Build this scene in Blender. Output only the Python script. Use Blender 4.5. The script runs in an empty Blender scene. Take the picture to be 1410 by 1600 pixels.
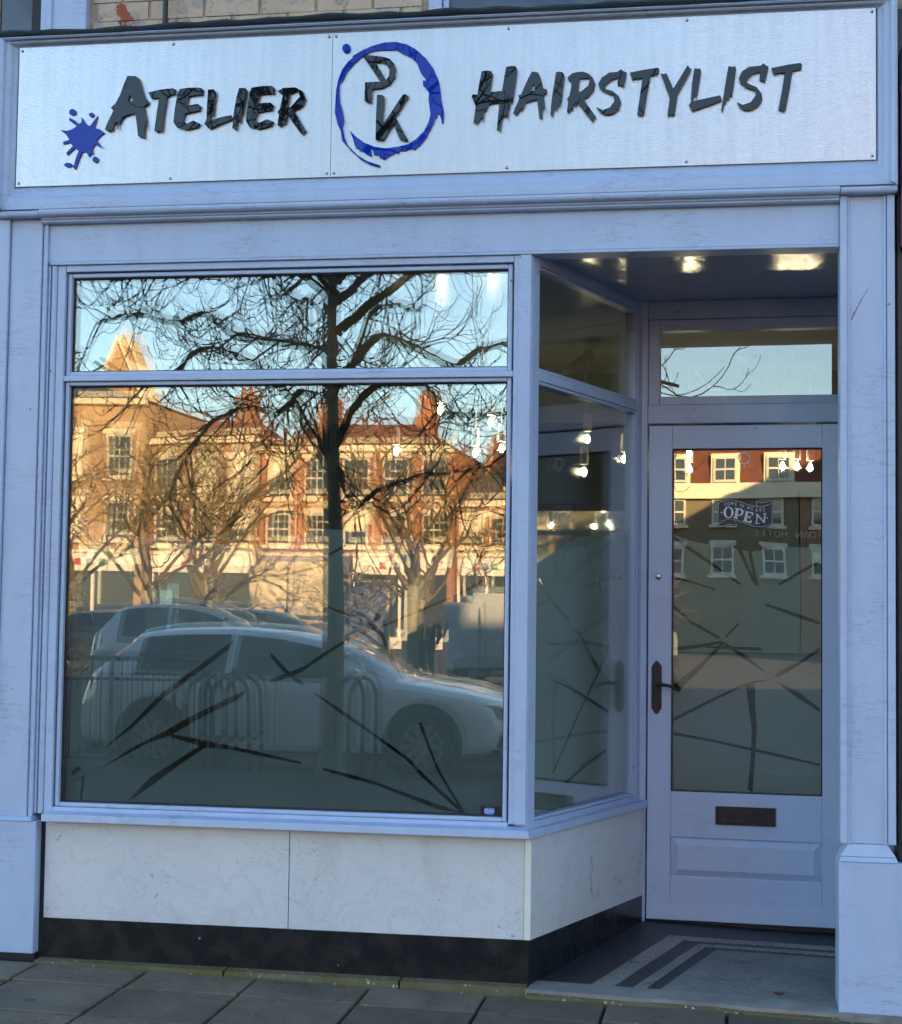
import bpy, bmesh, math, random
from math import sin, cos, pi, radians
from mathutils import Vector, Matrix, Quaternion
from mathutils.geometry import delaunay_2d_cdt, tessellate_polygon
random.seed(7)
SC = bpy.context.scene
COL = SC.collection

# ---------------------------------------------------------------- camera
cam_d = bpy.data.cameras.new("camera"); cam = bpy.data.objects.new("camera", cam_d); COL.objects.link(cam)
cam_d.sensor_fit = 'HORIZONTAL'; cam_d.sensor_width = 36.0; cam_d.lens = 36.0*2584.55/1410
cam_d.clip_start = 0.05; cam_d.clip_end = 3000
RT = Vector((0.98554015, 0.16891234, 0.0133879)); UP = Vector((-0.00326625, -0.06005862, 0.99818951)); FW = Vector((-0.16941059, 0.98379956, 0.05863847))
cam.matrix_world = Matrix(((RT.x, UP.x, -FW.x, 0), (RT.y, UP.y, -FW.y, -6.02), (RT.z, UP.z, -FW.z, 1.40), (0, 0, 0, 1)))
SC.camera = cam

# ---------------------------------------------------------------- light
SUN_EL, SUN_AZ = radians(15.0), radians(30.0)      # azimuth from +Y (behind the shop) towards +X
world = bpy.data.worlds.new("World"); SC.world = world; world.use_nodes = True
wn = world.node_tree.nodes; wl = world.node_tree.links; wn.clear()
sky = wn.new('ShaderNodeTexSky'); sky.sky_type = 'NISHITA'; sky.sun_disc = False
sky.sun_elevation = SUN_EL; sky.sun_rotation = SUN_AZ
sky.air_density = 1.0; sky.dust_density = 0.3; sky.ozone_density = 1.5
bg = wn.new('ShaderNodeBackground'); bg.inputs['Strength'].default_value = 0.085
wo = wn.new('ShaderNodeOutputWorld'); wl.new(sky.outputs[0], bg.inputs[0]); wl.new(bg.outputs[0], wo.inputs[0])
sun_d = bpy.data.lights.new("sun", 'SUN'); sun_d.energy = 4.4; sun_d.angle = radians(0.5); sun_d.color = (1.0, 0.63, 0.30)
sun = bpy.data.objects.new("sun", sun_d); COL.objects.link(sun)
sdir = Vector((sin(SUN_AZ)*cos(SUN_EL), cos(SUN_AZ)*cos(SUN_EL), sin(SUN_EL)))
sun.rotation_euler = sdir.to_track_quat('Z', 'Y').to_euler(); sun.location = sdir*60
SC.view_settings.view_transform = 'Standard'; SC.view_settings.look = 'None'
SC.view_settings.exposure = 2.68; SC.view_settings.gamma = 1.0
cy = SC.cycles
cy.max_bounces = 7; cy.diffuse_bounces = 2; cy.glossy_bounces = 4; cy.transmission_bounces = 4; cy.transparent_max_bounces = 14
cy.use_denoising = True; cy.sample_clamp_indirect = 8.0; cy.caustics_reflective = False; cy.caustics_refractive = False
cy.blur_glossy = 0.3; cy.use_adaptive_sampling = True; cy.adaptive_threshold = 0.02

# ---------------------------------------------------------------- materials
def new_mat(name):
    m = bpy.data.materials.new(name); m.use_nodes = True
    n = m.node_tree.nodes; n.clear()
    o = n.new('ShaderNodeOutputMaterial'); b = n.new('ShaderNodeBsdfPrincipled')
    m.node_tree.links.new(b.outputs[0], o.inputs[0])
    return m, m.node_tree.nodes, m.node_tree.links, b, o
def coords(n, l, scale=(1, 1, 1), obj=False):
    t = n.new('ShaderNodeNewGeometry') if not obj else n.new('ShaderNodeTexCoord')
    mp = n.new('ShaderNodeMapping'); mp.inputs['Scale'].default_value = scale
    l.new(t.outputs['Object' if obj else 'Position'], mp.inputs[0]); return mp.outputs[0]
def noise(n, l, vec, scale, detail=4, rough=0.55):
    t = n.new('ShaderNodeTexNoise'); t.inputs['Scale'].default_value = scale
    t.inputs['Detail'].default_value = detail; t.inputs['Roughness'].default_value = rough
    l.new(vec, t.inputs['Vector']); return t.outputs[0]
def ramp(n, l, fac, stops, interp='LINEAR'):
    r = n.new('ShaderNodeValToRGB'); r.color_ramp.interpolation = interp
    e = r.color_ramp.elements
    while len(e) < len(stops): e.new(0.5)
    for i, (p, c) in enumerate(stops):
        e[i].position = p; e[i].color = (c if len(c) == 4 else (*c, 1)) if isinstance(c, tuple) else (c, c, c, 1)
    l.new(fac, r.inputs[0]); return r.outputs[0]
def mix(n, l, fac, a, b, mode='MIX'):
    m = n.new('ShaderNodeMix'); m.data_type = 'RGBA'; m.blend_type = mode
    for s, v in ((m.inputs[0], fac), (m.inputs[6], a), (m.inputs[7], b)):
        if isinstance(v, (int, float)): s.default_value = v
        elif isinstance(v, tuple): s.default_value = (*v, 1) if len(v) == 3 else v
        else: l.new(v, s)
    return m.outputs[2]
def bump(n, l, b, h, strength=0.2, dist=0.01):
    t = n.new('ShaderNodeBump'); t.inputs['Strength'].default_value = strength; t.inputs['Distance'].default_value = dist
    l.new(h, t.inputs['Height']); l.new(t.outputs[0], b.inputs['Normal'])
def simple(name, col, rough=0.5, metal=0.0, var=0.0, vscale=8.0, bmp=0.0, bscale=60.0, spec=0.5, coat=0.0):
    m, n, l, b, o = new_mat(name)
    b.inputs['Base Color'].default_value = (*col, 1); b.inputs['Roughness'].default_value = rough
    b.inputs['Metallic'].default_value = metal; b.inputs['Specular IOR Level'].default_value = spec
    b.inputs['Coat Weight'].default_value = coat; b.inputs['Coat Roughness'].default_value = 0.05
    v = coords(n, l)
    if var:
        f = noise(n, l, v, vscale, 5)
        c = ramp(n, l, f, [(0.25, tuple(x*(1-var) for x in col)), (0.75, tuple(min(1, x*(1+var)) for x in col))])
        l.new(c, b.inputs['Base Color'])
    if bmp: bump(n, l, b, noise(n, l, v, bscale, 4), bmp, 0.004)
    return m

def paint_material(name, col, rough=0.38, wear=1.0):
    m, n, l, b, o = new_mat(name); v = coords(n, l)
    base = mix(n, l, noise(n, l, v, 2.2, 5), tuple(x*0.93 for x in col), tuple(min(1, x*1.05) for x in col))
    vs = coords(n, l, (1, 1, 0.25))
    streak = ramp(n, l, noise(n, l, vs, 14, 5, 0.6), [(0.45, 0.0), (0.75, 1.0)])
    base = mix(n, l, mix(n, l, 0.32*wear, (0, 0, 0), streak), base, tuple(x*y for x, y in zip(col, (0.74, 0.72, 0.70))))
    # knocks, specks and hairline cracks
    vo = n.new('ShaderNodeTexVoronoi'); vo.inputs['Scale'].default_value = 9; vo.inputs['Randomness'].default_value = 1
    l.new(v, vo.inputs['Vector'])
    sp = ramp(n, l, vo.outputs['Distance'], [(0.035, 1.0), (0.055, 0.0)])
    gate = ramp(n, l, noise(n, l, v, 3.3, 2), [(0.50, 0.0), (0.56, 1.0)])
    sp = mix(n, l, 1.0, sp, gate, 'MULTIPLY')
    base = mix(n, l, sp, base, (0.16, 0.13, 0.14))
    vc = coords(n, l, (1, 1, 7))
    ln = noise(n, l, vc, 4.5, 6, 0.62)
    cr = ramp(n, l, ln, [(0.49, 0.0), (0.5, 1.0), (0.51, 0.0)])
    cg = ramp(n, l, noise(n, l, v, 2.6, 2), [(0.48, 0.0), (0.60, 1.0)])
    cr = mix(n, l, 1.0, cr, cg, 'MULTIPLY')
    base = mix(n, l, mix(n, l, 0.7*wear, (0, 0, 0), cr), base, (0.20, 0.18, 0.20))
    l.new(base, b.inputs['Base Color'])
    l.new(ramp(n, l, noise(n, l, v, 6, 3), [(0.3, rough-0.08), (0.7, rough+0.12)]), b.inputs['Roughness'])
    hh = mix(n, l, 0.5, noise(n, l, coords(n, l, (1, 1, 0.18)), 90, 3), noise(n, l, v, 16, 3))
    bump(n, l, b, mix(n, l, sp, hh, (0, 0, 0)), 0.22, 0.003)
    return m
PAINT_COL = (0.43, 0.545, 0.745)
M = {}
M['paint'] = paint_material('lavender_white_paint', PAINT_COL)
M['door_paint'] = paint_material('door_paint', (0.50, 0.62, 0.82), 0.32, 0.25)
M['soffit'] = simple('gloss_soffit_paint', (0.50, 0.53, 0.60), 0.14, bmp=0.8, bscale=11)

def marble():
    m, n, l, b, o = new_mat('white_marble'); v = coords(n, l)
    w = noise(n, l, v, 3.0, 6)
    off = n.new('ShaderNodeVectorMath'); off.operation = 'MULTIPLY_ADD'
    cw = n.new('ShaderNodeTexNoise'); cw.inputs['Scale'].default_value = 5; cw.inputs['Detail'].default_value = 6; l.new(v, cw.inputs['Vector'])
    l.new(cw.outputs['Color'], off.inputs[0]); off.inputs[1].default_value = (0.5, 0.5, 0.5); l.new(v, off.inputs[2])
    mp = n.new('ShaderNodeMapping'); mp.inputs['Rotation'].default_value = (0, radians(35), 0); mp.inputs['Scale'].default_value = (1.2, 1.2, 4.0)
    l.new(off.outputs[0], mp.inputs[0])
    ve = ramp(n, l, noise(n, l, mp.outputs[0], 2.6, 8, 0.65), [(0.48, 0.0), (0.505, 0.7), (0.53, 0.0)])
    base = mix(n, l, w, (0.56, 0.595, 0.63), (0.72, 0.74, 0.75))
    base = mix(n, l, mix(n, l, 0.34, (0, 0, 0), ve), base, (0.34, 0.35, 0.40))
    fl = noise(n, l, mp.outputs[0], 26, 3); flm = ramp(n, l, fl, [(0.635, 0.0), (0.70, 0.85)])
    fg = ramp(n, l, noise(n, l, v, 3.4, 2), [(0.5, 0.0), (0.6, 1.0)])
    base = mix(n, l, mix(n, l, 1.0, flm, fg, 'MULTIPLY'), base, (0.22, 0.22, 0.26))
    dirt = ramp(n, l, noise(n, l, coords(n, l, (1, 1, 0.5)), 5, 5), [(0.58, 0.0), (0.85, 0.55)])
    base = mix(n, l, dirt, base, (0.36, 0.32, 0.27))
    l.new(base, b.inputs['Base Color']); b.inputs['Roughness'].default_value = 0.3
    return m
M['marble'] = marble()

def stain_marble():   # the return panel by the door carries brown scuffs
    m = M['marble'].copy(); m.name = 'scuffed_marble'; n = m.node_tree.nodes; l = m.node_tree.links
    b = [x for x in n if x.type == 'BSDF_PRINCIPLED'][0]; src = b.inputs['Base Color'].links[0].from_socket
    v = coords(n, l)
    s = ramp(n, l, noise(n, l, v, 7, 6, 0.7), [(0.55, 0.0), (0.75, 0.8)])
    l.new(mix(n, l, s, src, (0.16, 0.13, 0.11)), b.inputs['Base Color']); return m
M['marble_scuffed'] = stain_marble()

def black_stone():
    m, n, l, b, o = new_mat('black_granite'); v = coords(n, l)
    base = mix(n, l, noise(n, l, v, 6, 5), (0.006, 0.008, 0.010), (0.013, 0.014, 0.016))
    vo = n.new('ShaderNodeTexVoronoi'); vo.inputs['Scale'].default_value = 12; l.new(v, vo.inputs['Vector'])
    sp = ramp(n, l, vo.outputs['Distance'], [(0.05, 1.0), (0.075, 0.0)])
    g = ramp(n, l, noise(n, l, v, 8, 2), [(0.56, 0.0), (0.6, 1.0)])
    base = mix(n, l, mix(n, l, 1.0, sp, g, 'MULTIPLY'), base, (0.35, 0.36, 0.34))
    scuff = ramp(n, l, noise(n, l, coords(n, l, (1, 1, 3)), 9, 6, 0.7), [(0.6, 0.0), (0.8, 0.35)])
    base = mix(n, l, scuff, base, (0.10, 0.09, 0.085))
    l.new(base, b.inputs['Base Color']); l.new(ramp(n, l, noise(n, l, v, 10, 4), [(0.3, 0.16), (0.7, 0.4)]), b.inputs['Roughness'])
    return m
M['granite'] = black_stone()

def slab_mat():
    m, n, l, b, o = new_mat('paving_stone'); v = coords(n, l)
    oi = n.new('ShaderNodeObjectInfo')
    base = mix(n, l, noise(n, l, v, 5, 7, 0.62), (0.10, 0.085, 0.062), (0.26, 0.215, 0.15))
    tone = ramp(n, l, oi.outputs['Random'], [(0, 0.62), (1, 1.08)])
    base = mix(n, l, 1.0, base, tone, 'MULTIPLY')
    # moss grows near the wall
    sx = n.new('ShaderNodeSeparateXYZ'); l.new(v, sx.inputs[0])
    near = n.new('ShaderNodeMapRange'); near.inputs[1].default_value = -0.45; near.inputs[2].default_value = 0.0; l.new(sx.outputs['Y'], near.inputs[0])
    gm = ramp(n, l, noise(n, l, v, 6.5, 6, 0.65), [(0.45, 0.0), (0.68, 1.0)])
    gm = mix(n, l, 1.0, gm, near.outputs[0], 'MULTIPLY')
    base = mix(n, l, mix(n, l, 0.75, (0, 0, 0), gm), base, (0.085, 0.085, 0.022))
    grit = noise(n, l, v, 160, 2); base = mix(n, l, ramp(n, l, grit, [(0.66, 0.0), (0.75, 0.55)]), base, (0.20, 0.19, 0.17))
    gum = n.new('ShaderNodeTexVoronoi'); gum.inputs['Scale'].default_value = 5; l.new(v, gum.inputs['Vector'])
    gs = ramp(n, l, gum.outputs['Distance'], [(0.10, 1.0), (0.13, 0.0)])
    base = mix(n, l, mix(n, l, 1.0, gs, ramp(n, l, noise(n, l, v, 4, 2), [(0.55, 0.0), (0.6, 0.6)]), 'MULTIPLY'), base, (0.03, 0.03, 0.032))
    st_ = ramp(n, l, noise(n, l, v, 2.3, 7, 0.68), [(0.50, 0.0), (0.66, 0.40)])
    base = mix(n, l, st_, base, (0.035, 0.032, 0.027))
    fl_ = n.new('ShaderNodeTexVoronoi'); fl_.inputs['Scale'].default_value = 17; l.new(v, fl_.inputs['Vector'])
    fs = mix(n, l, 1.0, ramp(n, l, fl_.outputs['Distance'], [(0.05, 1.0), (0.09, 0.0)]), ramp(n, l, noise(n, l, v, 9, 2), [(0.57, 0.0), (0.62, 1.0)]), 'MULTIPLY')
    base = mix(n, l, fs, base, (0.42, 0.41, 0.38))
    hc_ = ramp(n, l, noise(n, l, v, 2.0, 6, 0.6), [(0.497, 0.0), (0.5, 0.8), (0.503, 0.0)])
    base = mix(n, l, hc_, base, (0.015, 0.014, 0.012))
    l.new(base, b.inputs['Base Color']); b.inputs['Roughness'].default_value = 0.8
    bump(n, l, b, mix(n, l, 0.4, noise(n, l, v, 28, 6), grit), 0.9, 0.008)
    return m
M['slab'] = slab_mat()

def kerb_mat():
    m, n, l, b, o = new_mat('lichened_concrete'); v = coords(n, l)
    base = mix(n, l, noise(n, l, v, 7, 7, 0.65), (0.08, 0.072, 0.04), (0.21, 0.18, 0.115))
    gm = ramp(n, l, noise(n, l, v, 5, 5, 0.6), [(0.40, 0.0), (0.62, 0.85)])
    base = mix(n, l, gm, base, (0.115, 0.105, 0.028))
    vo = n.new('ShaderNodeTexVoronoi'); vo.inputs['Scale'].default_value = 38; l.new(v, vo.inputs['Vector'])
    sp = ramp(n, l, vo.outputs['Distance'], [(0.16, 1.0), (0.27, 0.0)])
    g = ramp(n, l, noise(n, l, v, 7.5, 3), [(0.47, 0.0), (0.60, 1.0)])
    base = mix(n, l, mix(n, l, 1.0, sp, g, 'MULTIPLY'), base, (0.42, 0.42, 0.40))
    l.new(base, b.inputs['Base Color']); b.inputs['Roughness'].default_value = 0.85
    bump(n, l, b, noise(n, l, v, 45, 6), 0.8, 0.008); return m
M['kerb'] = kerb_mat()

def alu():
    m, n, l, b, o = new_mat('brushed_aluminium'); v2 = coords(n, l)
    f = noise(n, l, coords(n, l, (26, 1, 90)), 2.2, 3, 0.6)          # short horizontal brush strokes
    g = noise(n, l, coords(n, l, (22, 1, 1.2)), 2.0, 3)             # faint upright bands from the rolling mill
    h = noise(n, l, v2, 2.4, 4)
    base = mix(n, l, f, (0.41, 0.45, 0.475), (0.67, 0.72, 0.75))
    base = mix(n, l, ramp(n, l, g, [(0.35, 0.0), (0.7, 0.55)]), base, (0.44, 0.50, 0.54))
    l.new(base, b.inputs['Base Color']); b.inputs['Metallic'].default_value = 1.0
    l.new(ramp(n, l, f, [(0.3, 0.30), (0.7, 0.48)]), b.inputs['Roughness'])
    bump(n, l, b, mix(n, l, 0.45, f, h), 0.30, 0.006)
    return m
M['alu'] = alu()
M['screw'] = simple('steel_screw', (0.45, 0.45, 0.46), 0.35, 1.0)
M['letter'] = simple('graphite_acrylic', (0.007, 0.009, 0.010), 0.012, spec=0.42)
M['letter_edge'] = M['letter']
M['blue'] = simple('blue_acrylic', (0.002, 0.030, 0.36), 0.012, spec=0.28)

def glass_mat(name, r0=0.055, tint=(0.93, 0.96, 0.95), gcol=(1, 1, 1), rough=0.0, wave=0.0):
    m = bpy.data.materials.new(name); m.use_nodes = True; n = m.node_tree.nodes; l = m.node_tree.links; n.clear()
    o = n.new('ShaderNodeOutputMaterial'); t = n.new('ShaderNodeBsdfTransparent'); g = n.new('ShaderNodeBsdfGlossy'); mx = n.new('ShaderNodeMixShader')
    t.inputs[0].default_value = (*tint, 1); g.inputs[0].default_value = (*gcol, 1); g.inputs['Roughness'].default_value = rough
    lw = n.new('ShaderNodeLayerWeight'); lw.inputs[0].default_value = 0.5
    p = n.new('ShaderNodeMath'); p.operation = 'POWER'; p.inputs[1].default_value = 4.5; l.new(lw.outputs['Facing'], p.inputs[0])
    q = n.new('ShaderNodeMath'); q.operation = 'MULTIPLY_ADD'; q.inputs[1].default_value = 0.9-r0; q.inputs[2].default_value = r0; l.new(p.outputs[0], q.inputs[0])
    if wave:
        v = coords(n, l); nz = noise(n, l, v, 1.6, 1)
        bp_ = n.new('ShaderNodeBump'); bp_.inputs['Strength'].default_value = wave; bp_.inputs['Distance'].default_value = 0.01
        l.new(nz, bp_.inputs['Height']); l.new(bp_.outputs[0], g.inputs['Normal'])
    l.new(q.outputs[0], mx.inputs[0]); l.new(t.outputs[0], mx.inputs[1]); l.new(g.outputs[0], mx.inputs[2]); l.new(mx.outputs[0], o.inputs[0])
    return m
M['glass'] = glass_mat('window_glass', 0.095, wave=0.05)
M['glass_single'] = glass_mat('old_glass', 0.06, wave=0.25)
M['carglass'] = glass_mat('tinted_car_glass', 0.10, (0.25, 0.30, 0.30))

def film_mat(name, c1, c2):
    m = bpy.data.materials.new(name); m.use_nodes = True; n = m.node_tree.nodes; l = m.node_tree.links; n.clear()
    o = n.new('ShaderNodeOutputMaterial'); d = n.new('ShaderNodeBsdfDiffuse'); t = n.new('ShaderNodeBsdfTranslucent'); mx = n.new('ShaderNodeMixShader')
    tp = n.new('ShaderNodeBsdfTransparent'); m2 = n.new('ShaderNodeMixShader')
    v = coords(n, l); f = noise(n, l, v, 3, 4)
    l.new(mix(n, l, f, c1, c2), d.inputs[0]); t.inputs[0].default_value = (0.72, 0.78, 0.74, 1)
    mx.inputs[0].default_value = 0.4; l.new(d.outputs[0], mx.inputs[1]); l.new(t.outputs[0], mx.inputs[2])
    m2.inputs[0].default_value = 0.04; l.new(mx.outputs[0], m2.inputs[1]); l.new(tp.outputs[0], m2.inputs[2])
    l.new(m2.outputs[0], o.inputs[0]); return m
M['film'] = film_mat('frosted_vinyl', (0.25, 0.295, 0.315), (0.33, 0.375, 0.39)); M['film_lit'] = film_mat('lit_frosted_vinyl', (0.66, 0.69, 0.64), (0.78, 0.81, 0.76))  # same vinyl twice; the second has its colour lifted for the shaded lobby
M['gasket'] = simple('black_gasket', (0.012, 0.012, 0.013), 0.6)
M['iron'] = simple('aged_dark_iron', (0.035, 0.030, 0.030), 0.45, 0.6, 0.2, 20)
M['chrome'] = simple('satin_chrome', (0.55, 0.55, 0.56), 0.25, 1.0)
M['lead'] = simple('dark_lead_flashing', (0.014, 0.022, 0.026), 0.5, 0.0, 0.35, 9, 0.6, 40)
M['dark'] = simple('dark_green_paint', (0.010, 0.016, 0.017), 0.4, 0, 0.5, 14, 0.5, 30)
M['maroon'] = simple('maroon_sign_paint', (0.115, 0.018, 0.035), 0.45, var=0.15)
M['int_wall'] = simple('interior_wall_paint', (0.14, 0.15, 0.115), 0.7, var=0.08)
M['int_white'] = simple('interior_white_paint', (0.40, 0.41, 0.40), 0.5, var=0.05)
M['int_ceiling'] = simple('interior_gloss_ceiling', (0.36, 0.37, 0.37), 0.18, bmp=0.2, bscale=9)
M['int_floor'] = simple('interior_floor_boards', (0.06, 0.045, 0.035), 0.4, var=0.3, vscale=5)
M['int_dark'] = simple('dark_leather', (0.02, 0.02, 0.022), 0.45)
M['red_wood'] = simple('red_brown_wood', (0.16, 0.055, 0.03), 0.45, var=0.3, vscale=12)
M['white_vinyl'] = simple('white_vinyl', (0.80, 0.86, 0.88), 0.5)
M['slate_vinyl'] = simple('slate_vinyl', (0.045, 0.042, 0.055), 0.5)
M['cable'] = simple('white_cable', (0.55, 0.55, 0.52), 0.5)
def emis(name, col, s):
    m = bpy.data.materials.new(name); m.use_nodes = True; n = m.node_tree.nodes; l = m.node_tree.links; n.clear()
    o = n.new('ShaderNodeOutputMaterial'); e = n.new('ShaderNodeEmission'); e.inputs[0].default_value = (*col, 1); e.inputs[1].default_value = s
    l.new(e.outputs[0], o.inputs[0]); return m
M['bulb'] =  emis('lit_filament_bulb', (1.0, 0.80, 0.52), 24.0); M['bulb_glass'] = glass_mat('bulb_glass', 0.08, (0.98, 0.95, 0.90))

def cream_brick():
    m, n, l, b, o = new_mat('peeling_cream_brick'); v = coords(n, l)
    base = mix(n, l, noise(n, l, v, 6, 6), (0.46, 0.36, 0.255), (0.60, 0.49, 0.37))
    pe = ramp(n, l, noise(n, l, v, 5.2, 6, 0.6), [(0.615, 0.0), (0.625, 1.0)])
    base = mix(n, l, pe, base, (0.30, 0.085, 0.04))
    pg = ramp(n, l, noise(n, l, v, 9, 7, 0.7), [(0.57, 0.0), (0.585, 1.0)])
    base = mix(n, l, mix(n, l, 0.7, (0, 0, 0), pg), base, (0.33, 0.31, 0.29))
    ck = ramp(n, l, noise(n, l, v, 5, 8, 0.65), [(0.494, 0.0), (0.5, 0.9), (0.506, 0.0)])
    base = mix(n, l, ck, base, (0.10, 0.08, 0.06))
    l.new(base, b.inputs['Base Color']); b.inputs['Roughness'].default_value = 0.75
    bump(n, l, b, noise(n, l, v, 24, 7), 0.7, 0.008); return m
M['cream'] = cream_brick()
M['mortar'] = simple('cream_mortar', (0.40, 0.33, 0.225), 0.85, var=0.25, vscale=14)

def mosaic(name, c1, c2, scale):
    m, n, l, b, o = new_mat(name); v = coords(n, l)
    br = n.new('ShaderNodeTexBrick'); br.inputs['Scale'].default_value = scale; br.offset = 0.5
    br.inputs['Mortar Size'].default_value = 0.035; br.inputs['Brick Width'].default_value = 0.6; br.inputs['Row Height'].default_value = 0.5
    br.inputs['Color1'].default_value = (*c1, 1); br.inputs['Color2'].default_value = (*c2, 1); br.inputs['Mortar'].default_value = (0.045, 0.042, 0.038, 1)
    mp = n.new('ShaderNodeMapping'); mp.inputs['Rotation'].default_value = (0, 0, radians(18)); l.new(v, mp.inputs[0])
    wv = n.new('ShaderNodeVectorMath'); wv.operation = 'MULTIPLY_ADD'; nz = n.new('ShaderNodeTexNoise'); nz.inputs['Scale'].default_value = 9
    l.new(mp.outputs[0], nz.inputs['Vector']); l.new(nz.outputs['Color'], wv.inputs[0]); wv.inputs[1].default_value = (0.012, 0.012, 0); l.new(mp.outputs[0], wv.inputs[2])
    l.new(wv.outputs[0], br.inputs['Vector'])
    d = ramp(n, l, noise(n, l, v, 4, 6), [(0.35, 0.62), (0.7, 1.05)])
    base = mix(n, l, 1.0, br.outputs['Color'], d, 'MULTIPLY')
    ck = ramp(n, l, noise(n, l, coords(n, l, (0.8, 2.2, 1)), 1.6, 4, 0.5), [(0.497, 0.0), (0.5, 0.85), (0.503, 0.0)])
    base = mix(n, l, ck, base, (0.02, 0.02, 0.02))
    l.new(base, b.inputs['Base Color']); b.inputs['Roughness'].default_value = 0.5
    bump(n, l, b, br.outputs['Fac'], 0.5, -0.002); return m
M['mosaic_light'] = mosaic('light_mosaic', (0.23, 0.225, 0.215), (0.33, 0.325, 0.31), 34)
M['mosaic_band'] = mosaic('pale_band_mosaic', (0.28, 0.265, 0.235), (0.38, 0.36, 0.33), 30)
M['mosaic_dark'] = mosaic('dark_mosaic', (0.020, 0.022, 0.026), (0.036, 0.038, 0.042), 30)
M['threshold'] = simple('worn_marble_threshold', (0.22, 0.215, 0.205), 0.55, var=0.35, vscale=9, bmp=0.4, bscale=40)
M['asphalt'] = simple('asphalt', (0.04, 0.04, 0.041), 0.85, var=0.25, vscale=3, bmp=0.6, bscale=80)
M['ground'] = simple('earth_ground', (0.09, 0.085, 0.075), 0.9, var=0.2, vscale=0.5)
M['bark'] = simple('tree_bark', (0.22, 0.21, 0.15), 0.85, var=0.35, vscale=12, bmp=0.9, bscale=40)
M['twig'] = simple('twig_bark', (0.06, 0.052, 0.042), 0.8, var=0.3, vscale=6)
M['twig_lit'] = simple('sunlit_twig_bark', (0.12, 0.088, 0.05), 0.8, var=0.3, vscale=4)  # twig copy for the far trees, with sunlight put into its colour
M['tyre'] = simple('tyre_rubber', (0.012, 0.012, 0.012), 0.75)
M['black_metal'] = simple('black_coated_steel', (0.012, 0.013, 0.014), 0.4)

# ---------------------------------------------------------------- mesh helpers
class MB:
    def __init__(s): s.v = []; s.f = []
    def box(s, x0, x1, y0, y1, z0, z1, fr=None):
        b = len(s.v)
        P = [(x0, y0, z0), (x1, y0, z0), (x1, y1, z0), (x0, y1, z0), (x0, y0, z1), (x1, y0, z1), (x1, y1, z1), (x0, y1, z1)]
        s.v += [fr(p) for p in P] if fr else P
        s.f += [tuple(b+i for i in q) for q in ((0, 3, 2, 1), (4, 5, 6, 7), (0, 1, 5, 4), (1, 2, 6, 5), (2, 3, 7, 6), (3, 0, 4, 7))]
        return s
    def hexa(s, P):
        b = len(s.v); s.v += [tuple(p) for p in P]
        s.f += [tuple(b+i for i in q) for q in ((0, 3, 2, 1), (4, 5, 6, 7), (0, 1, 5, 4), (1, 2, 6, 5), (2, 3, 7, 6), (3, 0, 4, 7))]
        return s
    def prism(s, pts, f0, f1):           # polygon swept from f0(p) to f1(p)
        b = len(s.v); n = len(pts)
        s.v += [tuple(f0(p)) for p in pts]+[tuple(f1(p)) for p in pts]
        for t in tessellate_polygon([[Vector((p[0], p[1], 0)) for p in pts]]):
            s.f.append(tuple(b+i for i in t)); s.f.append(tuple(b+n+i for i in reversed(t)))
        for i in range(n): j = (i+1) % n; s.f.append((b+i, b+j, b+n+j, b+n+i))
        return s
    def tube(s, pts, r, k=6, cap=True):
        pts = [Vector(p) for p in pts]; n = len(pts); R = r if isinstance(r, (list, tuple)) else [r]*n
        b = len(s.v); up = None
        for i, p in enumerate(pts):
            d = (pts[min(i+1, n-1)]-pts[max(i-1, 0)])
            d = d.normalized() if d.length > 1e-9 else Vector((0, 0, 1))
            if up is None: up = d.orthogonal().normalized()
            else:
                up = up-d*up.dot(d); up = up.normalized() if up.length > 1e-6 else d.orthogonal().normalized()
            w = d.cross(up)
            for j in range(k):
                a = 2*pi*j/k; s.v.append(tuple(p+(up*cos(a)+w*sin(a))*R[i]))
        for i in range(n-1):
            for j in range(k):
                j2 = (j+1) % k; s.f.append((b+i*k+j, b+i*k+j2, b+(i+1)*k+j2, b+(i+1)*k+j))
        if cap:
            s.f.append(tuple(b+j for j in reversed(range(k)))); s.f.append(tuple(b+(n-1)*k+j for j in range(k)))
        return s
    def lathe(s, prof, c, axis='Z', k=20, a0=0, a1=2*pi):     # prof: (radius, height)
        b = len(s.v); n = len(prof); full = abs(a1-a0-2*pi) < 1e-6; kk = k if full else k+1
        for r, h in prof:
            for j in range(kk):
                a = a0+(a1-a0)*j/k
                u, w = r*cos(a), r*sin(a)
                p = {'Z': (u, w, h), 'Y': (u, h, w), 'X': (h, u, w)}[axis]
                s.v.append((c[0]+p[0], c[1]+p[1], c[2]+p[2]))
        for i in range(n-1):
            for j in range(k):
                j2 = (j+1) % kk if full else j+1
                s.f.append((b+i*kk+j, b+i*kk+j2, b+(i+1)*kk+j2, b+(i+1)*kk+j))
        return s
    def mesh(s, name):
        me = bpy.data.meshes.new(name); me.from_pydata(s.v, [], s.f)
        bm = bmesh.new(); bm.from_mesh(me); bmesh.ops.recalc_face_normals(bm, faces=bm.faces); bm.to_mesh(me); bm.free()
        me.update(); return me
    def build(s, name, mat, parent=None, bevel=0, smooth=False, angle=None):
        o = add_obj(name, s.mesh(name), mat, parent)
        if smooth: shade(o, angle or 40)
        if bevel:
            md = o.modifiers.new('edge', 'BEVEL'); md.width = bevel; md.segments = 2; md.limit_method = 'ANGLE'; md.angle_limit = radians(35)
        return o
def shade(o, ang=40):
    me = o.data
    for p in me.polygons: p.use_smooth = True
    try: me.set_sharp_from_angle(angle=radians(ang))
    except Exception: pass
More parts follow.
